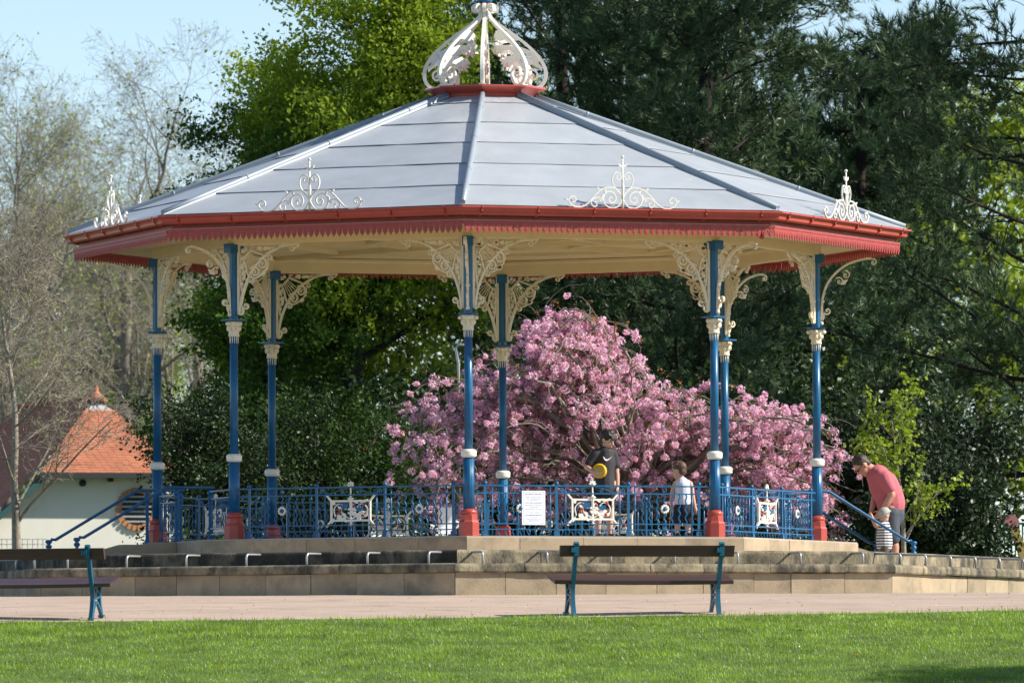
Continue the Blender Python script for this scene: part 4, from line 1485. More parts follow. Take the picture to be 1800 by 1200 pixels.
# ------------------------------------------------------------------ shrubs
P_SHRUB = dict(levels=4, steps=(5, 6, 5, 3), wig=(.08, .16, .2, .22), up=(0, .03, .02, .0), taper=(.6, .4, .4, .5),
               kids=((14, 16), (9, 11), (6, 7)), **{'from': (.1, .12, .1)}, ang=((20, 80), (25, 65), (30, 70)),
               len=(1.6, 1.9, .9, .4), short=(.1, .3, .3), rk=(.45, .5, .5), r0=.09)


def shrub(name, label, px, Y, s, mt, seed, per=12, size=.07, spread=.08, group=None, z=None, droop=0.0):
    return make_tree(name, label, 'shrub', place(px, Y, z), scaled(P_SHRUB, s, r0=.07), tip_leaves(per, size, spread, up=.2, droop=droop), M['bark_dark'], mt, seed, sides=(7, 5, 4, 3), skip=1, group=group, crown='foliage')


shrub('yew_bush', 'dark spiky evergreen beside the white house', 300, 13, 1.0, M['yew'], 201, 20, .07, .07)
shrub('yew_bush', 'dark evergreen bush low behind the left columns', 420, 15, 1.05, M['yew'], 203, 22, .07, .08)
shrub('shrub', 'dark green leafy bush left of the pink cherry', 600, 16, 1.1, M['hedge'], 205, 20, .08, .10)
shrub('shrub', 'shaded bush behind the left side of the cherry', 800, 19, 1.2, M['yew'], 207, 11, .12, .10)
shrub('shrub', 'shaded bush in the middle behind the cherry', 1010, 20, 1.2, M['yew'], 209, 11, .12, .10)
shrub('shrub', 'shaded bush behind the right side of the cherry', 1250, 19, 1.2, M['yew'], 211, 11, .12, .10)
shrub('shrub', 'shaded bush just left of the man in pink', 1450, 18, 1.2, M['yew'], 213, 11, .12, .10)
shrub('laurel_bush', 'dark glossy laurel right of the young tree', 1618, 9.5, .62, M['laurel'], 215, 18, .09, .10)
shrub('laurel_bush', 'dark glossy laurel in front of the pink headed play figure', 1690, 11, .40, M['laurel'], 217, 20, .085, .09)
shrub('laurel_bush', 'tall dark laurel behind the young tree', 1590, 13, 1.0, M['laurel'], 219, 15, .1, .10)
shrub('shrub', 'pale green bush behind the roof of the small house', 265, 75, 1.6, M['lime'], 221, 10, .13, .14)

# young tree beside the man
P_SAP = dict(levels=4, steps=(9, 6, 4, 3), wig=(.03, .06, .12, .2), up=(0, .07, .05, .02), taper=(.2, .3, .4, .5),
             kids=((14, 15), (5, 6), (3, 4)), **{'from': (.16, .2, .1)}, ang=((22, 46), (25, 55), (30, 60)),
             len=(2.35, 1.15, .45, .22), short=(.6, .3, .2), rk=(.45, .5, .5), r0=.045)
make_tree('young_tree', 'slim young tree with sunlit fresh green leaves beside the man', 'tree', place(1588, 5.6), P_SAP, tip_leaves(6, .08, .045, .8, up=.35, aspect=.8), M['bark_pale'], M['sapling'], 301)


# ------------------------------------------------------------------ weeping cherry
def cherry():
    rng = np.random.default_rng(404)
    Y0 = 11.5
    base = place(1130, Y0)
    root = tag(empty('cherry_tree', base), 'weeping cherry in full pink blossom behind the bandstand', 'tree')
    prof = [(676, 745), (700, 665), (735, 635), (800, 606), (850, 600), (905, 560), (985, 520), (1060, 562), (1130, 595), (1220, 640), (1300, 690), (1395, 695), (1450, 725), (1500, 780), (1522, 860)]
    bx, bz_ = np.array([p[0] for p in prof]), np.array([p[1] for p in prof])
    env = [at(a_, b_, Y0) for a_, b_ in prof]
    ex = np.array([v.x - base.x for v in env]); ez_ = np.array([v.z - base.z for v in env])
    limbs, twigs, fine = [], [], []
    starts = []
    org = np.array([0, 0, 0.])
    th = np.array([-.1, 0, 1.1])
    trunk = [np.array([0, 0, -.05]), np.array([.02, .0, .35]), np.array([-.04, .03, .75]), th]
    C = []
    cop = []
    for i in range(174):
        px = 688 + 826 * ((i * 0.61803) % 1.0)
        if i >= 160: px = 925 + 9 * (i - 160)
        top = np.interp(px, bx, bz_)
        py = top + (945 - top) * (((i * 0.75488) % 1.0) ** 1.15 * .86 if i < 160 else rng.random() * .08)
        dy = rng.normal() * .85 * (1 if i < 160 else .4)
        dy = max(-2.2, min(2.2, dy))
        sh = 1 - .25 * abs(dy) / 2.6
        e = at(px, py, Y0 + dy)
        e = np.array([e.x - base.x, dy, (e.z - base.z) * sh])
        # arch: leaves the trunk, rises past the target, bends over to it
        rise = max(.3, .35 * np.hypot(e[0], e[1])) * rng.uniform(.4, .9)
        topz = (at(px, top, Y0 + dy).z - base.z)
        s0 = th + rng.normal(size=3) * .07
        m1 = s0 + (e - s0) * .35; m1[2] = s0[2] + (e[2] + rise - s0[2]) * .6
        m2 = s0 + (e - s0) * .75; m2[2] = min(e[2] + rise, topz + .05)
        ctrl = [s0, m1, m2, e]
        n = 12
        t = np.linspace(0, 1, n)[:, None]
        B = (1 - t) ** 3 * ctrl[0] + 3 * t * (1 - t) ** 2 * ctrl[1] + 3 * t * t * (1 - t) * ctrl[2] + t ** 3 * ctrl[3]
        B[1:-1] += rng.normal(size=(n - 2, 3)) * .045
        r0 = .055 if i % 4 == 0 else .024
        limbs.append((list(B), list(np.linspace(r0, .008, n))))
        ll_ = float(np.linalg.norm(e - s0))
        for j in range(int(5 + 2.6 * ll_)):
            tt = .32 + .68 * rng.random() ** .65
            k = min(int(tt * (n - 1)), n - 2)
            q = B[k] + (B[k + 1] - B[k]) * (tt * (n - 1) - k)
            d = unit(rng.normal(size=3) * np.array([1, 1, .5]) + np.array([0, 0, .25]))
            L = rng.uniform(.35, .85)
            pts = [q.copy()]
            dd = d.copy(); p = q.copy()
            for s in range(5):
                dd = dd + np.array([0, 0, -.34]) + rng.normal(size=3) * .12
                dd = dd / np.linalg.norm(dd)
                p = p + dd * L / 5
                pts.append(p.copy())
            ok = True
            w_ = np.array(pts[-1]) + np.array([base.x, base.y, base.z])
            twigs.append((pts, list(np.linspace(.0085, .004, 6))))
            for s in range(1, 6):
                if rng.random() < .31:
                    C.append(pts[s] + rng.normal(size=3) * .04)
                if rng.random() < .16:
                    cop.append(pts[s] + rng.normal(size=3) * .05 + np.array([0, 0, .05]))
    C = np.array(C)
    # the crown's own outline: lower towards the sides and towards front and back
    keep = (C[:, 2] < np.interp(C[:, 0], ex, ez_) * (1 - .10 * (np.abs(C[:, 1]) / 2.6) ** 2) + .02 + rng.random(len(C)) * .10 + .13 * np.sin(C[:, 0] * 3.7 + 1.0) + .09 * np.sin(C[:, 0] * 8.3 + C[:, 1] * 2)) & (C[:, 0] > ex[0] - .05) & (C[:, 0] < ex[-1] + .05) & (C[:, 2] > .12)
    C = C[keep]
    per = 40
    n = len(C)
    d = unit(rng.normal(size=(n, per, 3)))
    rad = rng.uniform(.05, .098, (n, 1, 1))
    P_ = C[:, None, :] + d * rad * rng.uniform(.55, 1.0, (n, per, 1)) * np.array([1, 1, .85])
    P_ = P_.reshape(-1, 3)
    dirs = unit(np.cross(d.reshape(-1, 3), rng.normal(size=(n * per, 3))))
    V, F = leaf_quads(P_, .045, rng, 0.0, .85, dirs=dirs)
    V2, F2 = tubes([(trunk, [.17, .14, .13, .12])], 10)
    obj('trunk', np_mesh('trunk', V2, F2, M['bark'], True), root)
    V2, F2 = tubes(limbs, 6)
    obj('branches', np_mesh('branches', V2, F2, M['bark_grey'], True), root)
    V2, F2 = tubes(twigs, 3)
    obj('twigs', np_mesh('twigs', V2, F2, M['bark_grey'], True), root)
    obj('blossom', np_mesh('blossom', V, F, M['blossom']), root)
    cop = np.array(cop)
    Cc = np.repeat(cop, 4, 0) + rng.normal(size=(len(cop) * 4, 3)) * .03
    V, F = leaf_quads(Cc, .06, rng, .2, .5)
    obj('young_leaves', np_mesh('young_leaves', V, F, M['copper']), root)


cherry()

# trees outside the frame on the right: their shade falls on the lawn and the terrace
make_tree('roadside_tree', 'tree outside the right edge whose shade lies on the lawn', 'tree', (20.2, -21.0, -1.9), scaled(P_UP, .85), tip_leaves(9, .16, .16, .7), M['bark_dark'], M['beech'], 501, skip=1, group='trees beyond the right edge')
make_tree('roadside_tree', 'thin tree outside the right edge that dapples the terrace wall', 'tree', (15.0, -4.6, -.6), scaled(P_UP, .50, r0=.16), tip_leaves(3, .14, .14, .7), M['bark_dark'], M['beech'], 503, group='trees beyond the right edge')

# ------------------------------------------------------------------ small house on the left
M['render'] = mat('white_render', (0.80, 0.78, 0.70), 0.9, var=0.05, scale=1.2, bump=0.15, bscale=40)
M['tile'] = mat('orange_clay_tile', (0.44, 0.165, 0.088), 0.8, var=0.22, scale=2.6, bump=0.2, bscale=20)
M['lead'] = mat('grey_lead', (0.42, 0.44, 0.47), 0.5, var=0.08, scale=3)
M['fascia'] = mat('dark_fascia', (0.03, 0.035, 0.04), 0.6)
M['green_board'] = mat('green_board', (0.03, 0.10, 0.10), 0.5)
M['brick'] = mat('orange_brick', (0.50, 0.24, 0.12), 0.85, var=0.2, scale=8)
HY = 57.0
H_AZ = R_(17)                                     # the wall looks a little to the right
pc = at(62, 832, HY)
ppm = CAM_F / (HY + CAM_D)
house = tag(empty('small_house', (pc.x, pc.y, 0), H_AZ), 'small white house with orange hipped tile roof at the left', 'house')
ez = pc.z                                        # eaves height
apx = (195 - 62) / ppm / math.cos(H_AZ)
apz = at(195, 688, HY).z
wid_ = (332 - 62) / ppm
dep = apx * 1.0
# hip end facing us: courses of tiles
tl = MB()
rows = 25
rgt = random.Random(6)
slope_y = 1.9                                     # how far back the top lies
for i in range(rows):
    t0, t1 = i / rows * .80, (i + 1.25) / rows * .80
    zA, zB = ez + (apz - ez) * t0, ez + (apz - ez) * t1
    yA, yB = -.45 + slope_y * t0, -.45 + slope_y * t1
    xl0, xr0 = apx * t0, wid_ - (wid_ - apx) * t0
    xl1, xr1 = apx * t1, wid_ - (wid_ - apx) * t1
    x = xl0 + (.0825 if i % 2 else 0) - .165
    while x < xr0:
        a0, a1 = max(x + .003, xl0), min(x + .162, xr0)
        if a1 - a0 > .02:
            b0, b1 = max(a0, xl1), min(a1, xr1)
            if b1 < b0: b0 = b1 = (a0 + a1) / 2
            l = rgt.uniform(.0, .010)
            tl.add([(a0, yA, zA + .02 + l), (a1, yA, zA + .02 + l), (b1, yB, zB + .002 + l), (b0, yB, zB + .002 + l), (a0, yA + .003, zA - .004 + l), (a1, yA + .003, zA - .004 + l)],
                   [(0, 1, 2, 3), (4, 5, 1, 0)])
        x += .165
o = tl.build('roof_tiles', M['tile'], house)
o['kind'] = 'stuff'
zt = ez + (apz - ez) * .80
b = MB()                                         # lead cap and finial
xt0, xt1 = apx * .80, wid_ - (wid_ - apx) * .80
yt = -.45 + slope_y * .80
b.add([(xt0, yt, zt), (xt1, yt, zt), (apx + .12, yt + .35, zt + .24), (apx - .12, yt + .35, zt + .24)], [(0, 1, 2, 3)])
b.build('lead_cap', M['lead'], house)
b = MB().lathe([(.26, zt + .22), (.13, zt + .36), (.05, zt + .45), (.06, zt + .52), (.03, zt + .58), (0, zt + .64)], 10, c=(apx, yt + .36))
b.build('roof_finial', M['tile'], house)
ML = mat('shade_darkened_tile', (0.36, 0.13, 0.075), 0.85, var=0.25, scale=3)  # same clay tile, its colour darkened to carry the left slope's shade
# left slope, running down past the eaves to the left
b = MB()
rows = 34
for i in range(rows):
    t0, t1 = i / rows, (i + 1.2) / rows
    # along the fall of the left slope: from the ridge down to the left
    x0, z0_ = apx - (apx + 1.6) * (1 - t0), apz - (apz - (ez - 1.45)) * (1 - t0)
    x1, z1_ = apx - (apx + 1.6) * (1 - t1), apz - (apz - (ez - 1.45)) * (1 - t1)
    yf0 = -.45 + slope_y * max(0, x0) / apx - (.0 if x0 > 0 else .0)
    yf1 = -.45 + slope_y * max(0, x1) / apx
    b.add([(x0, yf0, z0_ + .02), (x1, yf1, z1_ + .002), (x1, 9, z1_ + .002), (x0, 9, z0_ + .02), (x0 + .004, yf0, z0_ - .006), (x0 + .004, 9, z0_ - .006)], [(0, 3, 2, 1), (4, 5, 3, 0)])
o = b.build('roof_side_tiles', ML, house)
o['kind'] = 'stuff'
MB().add([(apx, yt + .5, zt + .40), (apx - .09, yt + .5, zt + .33), (apx + .09, yt + .5, zt + .33), (apx, 9, zt + .46), (apx - .09, 9, zt + .38), (apx + .09, 9, zt + .38)],
         [(0, 2, 5, 3), (0, 3, 4, 1), (0, 1, 2)]).build('ridge', M['tile'], house)
# right slope, mostly hidden
MB().add([(wid_, -.45, ez), (wid_, 9, ez), (apx, 9, apz), (apx, -.45 + slope_y, apz)], [(0, 1, 2, 3)]).build('roof_right_slope', M['tile'], house)
MB().box(-.02, wid_ + .02, -.49, -.452, ez - .10, ez + .012).build('gutter', M['fascia'], house)
MB().box(0, wid_, -.45, .0, ez - .06, ez - .035).build('eaves_board', M['fascia'], house)
b = MB()                                         # front wall, following the lower left slope
b.add([(-1.6, 0, -.5), (wid_ - .3, 0, -.5), (wid_ - .3, 0, ez - .07), (.15, 0, ez - .07), (-1.6, 0, ez - 1.58),
       (-1.6, .3, -.5), (wid_ - .3, .3, -.5), (wid_ - .3, .3, ez - .07), (.15, .3, ez - .07), (-1.6, .3, ez - 1.58)],
      [(0, 1, 2, 3, 4), (9, 8, 7, 6, 5), (1, 6, 7, 2), (0, 5, 6, 1), (2, 7, 8, 3), (3, 8, 9, 4), (4, 9, 5, 0)])
b.build('wall', M['render'], house)
MB().box(wid_ - .6, wid_ - .3, .31, 8.5, -.5, ez - .08).build('side_wall', M['render'], house)
b = MB()
b.add([(.1, -.42, ez - .02), (-1.65, -.42, ez - 1.52), (-1.65, -.42, ez - 1.68), (.1, -.42, ez - .18), (.1, -.38, ez - .02), (-1.65, -.38, ez - 1.52), (-1.65, -.38, ez - 1.68), (.1, -.38, ez - .18)],
      [(0, 1, 2, 3), (7, 6, 5, 4), (0, 4, 5, 1), (2, 6, 7, 3), (1, 5, 6, 2), (3, 7, 4, 0)])
b.build('barge_board', M['green_board'], house)
# round window with brick surround and bars
wx, wz = (237 - 62) / ppm / math.cos(H_AZ), at(237, 893, HY).z
win = MB().lathe([(.0, 0), (.36, 0), (.36, .02), (.0, .02)], 24)
wo = win.mesh('window', M['fascia'])
wobj = obj('window', wo, house, (wx, -.005, wz)); wobj.rotation_euler = (PI / 2, 0, 0)
bm_ = MB().box(-.045, .045, -.06, .06, -.05, .05).mesh('brick', M['brick'])
for i in range(22):
    a = 2 * PI * i / 22
    q = obj('brick', bm_, wobj, (.41 * math.cos(a), .41 * math.sin(a), .01))
    q.rotation_euler = (0, 0, a + PI / 2)
for i in range(6):
    z = -.27 + .108 * i
    hw = math.sqrt(.36 ** 2 - z ** 2)
    MB().box(-hw, hw, z - .018, z + .018, .03, .05).build('bar', M['lead'], wobj)
v = MB().lathe([(.0, 0), (.075, 0), (.075, .06), (.0, .06)], 14).build('wall_vent', M['fascia'], house, ((147 - 62) / ppm, 0, at(147, 848, HY).z))
v.rotation_euler = (PI / 2, 0, 0)
v = MB().box(-.05, .05, -.06, .06, 0, .1).build('wall_lamp', M['fascia'], house, ((197 - 62) / ppm, -.06, at(197, 845, HY).z))

# wire mesh fence before the house
b0, b1 = at(-60, 980, 40), at(82, 980, 40)
fz0, fz1 = .2, at(50, 947, 40).z
fen = tag(empty('wire_fence', (b0.x, 40, 0)), 'low grey wire mesh fence before the white house', 'fence')
Lf = b1.x - b0.x
for i in range(int(Lf / .1) + 1):
    MB().tube([(i * .1, 0, fz0), (i * .1, 0, fz1)], .006, 4).build('wire', M['steel'], fen)
for i in range(9):
    z = fz1 - .10 * i
    MB().tube([(0, 0, z), (Lf, 0, z)], .006, 4).build('wire', M['steel'], fen)

# pale building far behind the budding trees
M['pale'] = mat('pale_cladding', (0.72, 0.74, 0.76), 0.7, var=0.04, scale=.5)
M['bluegrey'] = mat('blue_grey_band', (0.28, 0.36, 0.44), 0.6)
q0, q1 = at(-260, 640, 130), at(86, 470, 130)
bld = tag(empty('pale_building', (q0.x, 130, 0)), 'pale flat fronted building glimpsed through the twigs at the far left', 'building')
Wb = q1.x - q0.x
MB().box(0, Wb, 0, 8, 0, q1.z).build('wall', M['pale'], bld)
for (ya, yb) in ((552, 578), (600, 606), (625, 628)):
    MB().box(-.02, Wb - .3, -.05, -.002, at(40, yb, 130).z, at(40, ya, 130).z).build('window_band', M['bluegrey'], bld)
MB().box(-.3, Wb + .2, -.3, 8.2, q1.z, q1.z + .35).build('roof', M['lead'], bld)

# ------------------------------------------------------------------ playground at the right
M['pinkplastic'] = mat('pink_plastic', (0.80, 0.30, 0.30), 0.45, var=.05, scale=3)
M['yellowplastic'] = mat('spotted_yellow', (0.78, 0.55, 0.16), 0.5, var=.05, scale=3, dark=(.22, .12, .03), dscale=7, damt=.5)
M['greenmesh'] = mat('green_fence_paint', (0.02, 0.16, 0.12), 0.5)
YG = 14.5
g0 = at(1800, 985, YG)
gir = tag(empty('play_figure', (g0.x, YG, 0)), 'yellow spotted animal play figure with a pink head at the right edge', 'play figure')
def L_(px, py): p = at(px, py, YG); return (p.x - g0.x, p.z)
nk = [L_(1774, 924), L_(1786, 922), L_(1797, 948), L_(1812, 985), L_(1840, 1040), L_(1806, 1040), L_(1793, 985), L_(1784, 953)]
MB().plate(nk, -.09, .09).build('neck', M['yellowplastic'], gir)
hd = smooth2([L_(1763, 914), L_(1772, 905), L_(1779, 903), L_(1786, 909), L_(1791, 917), L_(1788, 924), L_(1778, 926), L_(1768, 925), L_(1763, 914)], 4)[:-1]
MB().plate(hd, -.16, -.02).build('head', M['pinkplastic'], gir)
hd = smooth2([L_(1755, 912), L_(1763, 904), L_(1769, 905), L_(1766, 915), L_(1757, 922), L_(1749, 922), L_(1755, 912)], 4)[:-1]
MB().plate(hd, .03, .16).build('ear', M['pinkplastic'], gir)
f0, f1 = at(1690, 960, 18), at(1900, 960, 18)
pf = tag(empty('green_fence', (f0.x, 18, 0)), 'green mesh fence behind the pink headed play figure', 'fence')
zt_ = at(1760, 920, 18).z
for i in range(int((f1.x - f0.x) / .06)):
    MB().box(i * .06 - .012, i * .06 + .012, -.012, .012, 0, zt_).build('bar', M['greenmesh'], pf)
for z in (.3, zt_ - .35, zt_):
    MB().box(0, f1.x - f0.x, -.02, -.0125, z - .02, z + .02).build('rail', M['greenmesh'], pf)
# bent grey pole behind the cherry
pp = [at(806, 640, 15.5), at(801, 612, 15.5), at(806, 606, 15.5), at(818, 606, 15.5)]
pole = MB()
b_ = at(808, 900, 15.5)
pole.tube([(0, 0, 0), (pp[0].x - b_.x, 0, pp[0].z), (pp[1].x - b_.x, 0, pp[1].z), (pp[2].x - b_.x, 0, pp[2].z), (pp[3].x - b_.x + .1, 0, pp[3].z)], .022, 8)
tag(pole.build('bent_pole', M['steel'], None, (b_.x, 15.5, 0)), 'thin grey pole with a bent top left of the front column', 'pole')

# ------------------------------------------------------------------ people
def blob(name, prims, mt, parent, voxel=.011, smooth=6, loc=None):
    if voxel >= .0098 and name not in ('body', 'hair'): voxel *= 1.2
    """One continuous surface grown over tapered limbs and rounded volumes."""
    b = MB()
    for p in prims:
        if p[0] == 'cap':
            _, a, c, r0, r1 = p
            a, c = Vector(a), Vector(c)
            b.tube([a, a.lerp(c, .5), c], [r0, (r0 + r1) / 2, r1], 12)
            b.ball(a, r0 * .995, 12, 8)
            b.ball(c, r1 * .995, 12, 8)
        elif p[0] == 'path':
            pts, rs = p[1], p[2]
            for i in range(len(pts) - 1):
                b.tube([pts[i], pts[i + 1]], [rs[i], rs[i + 1]], 12)
            for q, r in zip(pts, rs): b.ball(q, r * .995, 12, 8)
        elif p[0] == 'ell':
            _, c, rx, ry, rz_, turn = p
            s = MB().ball((0, 0, 0), 1.0, 16, 12)
            mtx = Matrix.Translation(c) @ turn.to_4x4() @ Matrix.Diagonal((rx, ry, rz_, 1))
            b.add([mtx @ Vector(v) for v in s.v], s.f, True)
    me = b.mesh(name, None)
    t = bpy.data.objects.new('temp', me)
    COL.objects.link(t)
    m = t.modifiers.new('r', 'REMESH'); m.mode = 'VOXEL'; m.voxel_size = voxel
    m2 = t.modifiers.new('s', 'SMOOTH'); m2.iterations = smooth; m2.factor = .5
    dg = bpy.context.evaluated_depsgraph_get()
    out = bpy.data.meshes.new_from_object(t.evaluated_get(dg))
    bpy.data.objects.remove(t)
    bpy.data.meshes.remove(me)
    out.polygons.foreach_set('use_smooth', np.ones(len(out.polygons), dtype=bool))
    out.materials.clear()
    out.materials.append(mt)
    out.name = name
    return obj(name, out, parent, loc)


def frame(yaw, pitch=0.0, roll=0.0):
    """Head frame: local +x is where the face looks, z up."""
    return Matrix.Rotation(yaw, 3, 'Z') @ Matrix.Rotation(pitch, 3, 'Y') @ Matrix.Rotation(roll, 3, 'X')


def head_prims(c, s, fr):
    c = Vector(c)
    def W(x, y, z): return c + fr @ Vector((x * s, y * s, z * s))
    P_ = [('ell', W(-.01, 0, .025), .098 * s, .078 * s, .098 * s, fr), ('ell', W(.022, 0, -.045), .070 * s, .060 * s, .075 * s, fr),
          ('ell', W(.052, 0, -.095), .032 * s, .034 * s, .026 * s, fr),
          ('cap', W(.083, 0, .015), W(.108, 0, -.028), .011 * s, .015 * s), ('ell', W(.083, 0, -.068), .014 * s, .026 * s, .012 * s, fr),
          ('ell', W(.072, .034, .032), .016 * s, .024 * s, .010 * s, fr), ('ell', W(.072, -.034, .032), .016 * s, .024 * s, .010 * s, fr)]
    for sy in (-1, 1):
        P_.append(('ell', W(-.008, sy * .080, -.005), .022 * s, .010 * s, .032 * s, fr))
    return P_


def eyes(root, c, s, fr):
    c = Vector(c)
    b = MB()
    for sy in (-1, 1):
        p = c + fr @ Vector((.082 * s, sy * .032 * s, .012 * s))
        b.ball(p, .009 * s, 8, 6)
    b.build('eyes', M['eye'], root)
    b = MB()
    p0 = c + fr @ Vector((.092 * s, -.022 * s, -.066 * s)); p1 = c + fr @ Vector((.099 * s, 0, -.066 * s)); p2 = c + fr @ Vector((.092 * s, .022 * s, -.066 * s))
    b.tube([p0, p1, p2], .0035 * s, 6)
    b.build('mouth', M['lip'], root)


def hair_blob(root, c, s, fr, mt, grow_=1.06, low=-.02, front=.045, lumps=14, seed=1):
    c = Vector(c)
    rg = random.Random(seed)
    def W(x, y, z): return c + fr @ Vector((x * s, y * s, z * s))
    P_ = [('ell', W(-.022, 0, .042), .098 * s * grow_, .082 * s * grow_, .090 * s * grow_, fr), ('ell', W(-.052, 0, -.01), .055 * s, .072 * s, .07 * s, fr)]
    for i in range(lumps):
        a = rg.uniform(-1.9, 1.9); e = rg.uniform(.25, 1.2)
        P_.append(('ell', W(-.02 + .088 * math.cos(a) * math.cos(e), .074 * math.sin(a) * math.cos(e), .05 + .082 * math.sin(e)), .026 * s, .024 * s, .02 * s, fr))
    return blob('hair', P_, mt, root, .008, 3)


def hand_prims(wrist, palm, fdir, side, s, curl):
    """Palm from the wrist, four fingers of unequal length with knuckle bends, thumb from the side of the palm."""
    wrist, palm, fdir, side = Vector(wrist), Vector(palm), Vector(fdir).normalized(), Vector(side).normalized()
    curl = Vector(curl)
    P_ = [('cap', wrist, palm, .026 * s, .034 * s), ('cap', palm + side * .018 * s, palm - side * .02 * s, .026 * s, .024 * s)]
    for i, (o, L) in enumerate(((.030, .060), (.011, .070), (-.009, .066), (-.028, .052))):
        k0 = palm + side * o * s + fdir * .022 * s
        k1 = k0 + (fdir + curl * .25).normalized() * L * .5 * s
        k2 = k1 + (fdir + curl * 1.0).normalized() * L * .42 * s
        P_.append(('path', [k0, k1, k2], [.0105 * s, .0095 * s, .0075 * s]))
    t0 = palm + side * .036 * s - fdir * .018 * s
    t1 = t0 + (side * .8 + fdir * .6 + curl * .2).normalized() * .036 * s
    t2 = t1 + (side * .2 + fdir * .9 + curl * .6).normalized() * .03 * s
    P_.append(('path', [t0, t1, t2], [.013 * s, .011 * s, .0085 * s]))
    return P_


M['eye'] = mat('eye_dark', (0.03, 0.02, 0.015), 0.3)
M['lip'] = mat('lip', (0.38, 0.14, 0.11), 0.5)
M['hair_black'] = mat('black_hair', (0.012, 0.010, 0.010), 0.45, var=.2, scale=30, bump=.4, bscale=60)
M['hair_brown'] = mat('brown_hair', (0.085, 0.045, 0.025), 0.55, var=.2, scale=30, bump=.4, bscale=60)
M['hair_dark'] = mat('dark_brown_hair', (0.050, 0.028, 0.020), 0.55, var=.2, scale=30, bump=.4, bscale=60)
M['pink_shirt'] = mat('pink_cotton', (0.50, 0.125, 0.155), 0.85, var=.08, scale=6, bump=.6, bscale=9)
M['slate'] = mat('slate_shorts', (0.060, 0.075, 0.095), 0.85, var=.15, scale=8, bump=.2, bscale=14)
M['navy'] = mat('navy_shorts', (0.010, 0.012, 0.030), 0.85, var=.15, scale=8)
M['vest'] = mat('pale_blue_vest', (0.62, 0.66, 0.76), 0.85, var=.05, scale=8, bump=.2, bscale=14)
M['tshirt'] = mat('charcoal_shirt', (0.030, 0.027, 0.032), 0.8, var=.15, scale=7, bump=.2, bscale=12)
M['hat'] = mat('grey_hat', (0.42, 0.42, 0.38), 0.85, var=.05, scale=9)
M['shoe'] = mat('black_shoe', (0.012, 0.012, 0.013), 0.5)
M['olive'] = mat('olive_trousers', (0.09, 0.08, 0.06), 0.85)
M['white_mark'] = mat('white_print', (0.75, 0.75, 0.78), 0.6)
M['ball'] = mat('yellow_ball', (0.68, 0.42, 0.008), 0.4)
M['glasses'] = mat('black_glasses', (0.01, 0.01, 0.012), 0.15)
ms = bpy.data.materials.new('striped_cotton'); ms.use_nodes = True
t_ = ms.node_tree
tc = t_.nodes.new('ShaderNodeTexCoord'); sp = t_.nodes.new('ShaderNodeSeparateXYZ')
mm1 = t_.nodes.new('ShaderNodeMath'); mm1.operation = 'MULTIPLY'; mm1.inputs[1].default_value = 24.5
mm2 = t_.nodes.new('ShaderNodeMath'); mm2.operation = 'FRACT'
mm3 = t_.nodes.new('ShaderNodeMath'); mm3.operation = 'LESS_THAN'; mm3.inputs[1].default_value = .42
mx = t_.nodes.new('ShaderNodeMix'); mx.data_type = 'RGBA'
mx.inputs['A'].default_value = (.74, .74, .76, 1); mx.inputs['B'].default_value = (.012, .014, .03, 1)
t_.links.new(tc.outputs['Object'], sp.inputs[0]); t_.links.new(sp.outputs['Z'], mm1.inputs[0]); t_.links.new(mm1.outputs[0], mm2.inputs[0])
t_.links.new(mm2.outputs[0], mm3.inputs[0]); t_.links.new(mm3.outputs[0], mx.inputs['Factor'])
t_.links.new(mx.outputs['Result'], t_.nodes['Principled BSDF'].inputs['Base Color'])
t_.nodes['Principled BSDF'].inputs['Roughness'].default_value = .85
M['stripes'] = ms
I3 = Matrix.Identity(3)


def shoe(root, heel, toe, s):
    heel, toe = Vector(heel), Vector(toe)
    blob('shoe', [('cap', heel, heel.lerp(toe, .6), .042 * s, .042 * s), ('cap', heel.lerp(toe, .5), toe, .042 * s, .034 * s), ('cap', heel + Vector((0, 0, .03)), heel + Vector((0, 0, .05 * s)), .04 * s, .036 * s)], M['shoe'], root, .009, 3)


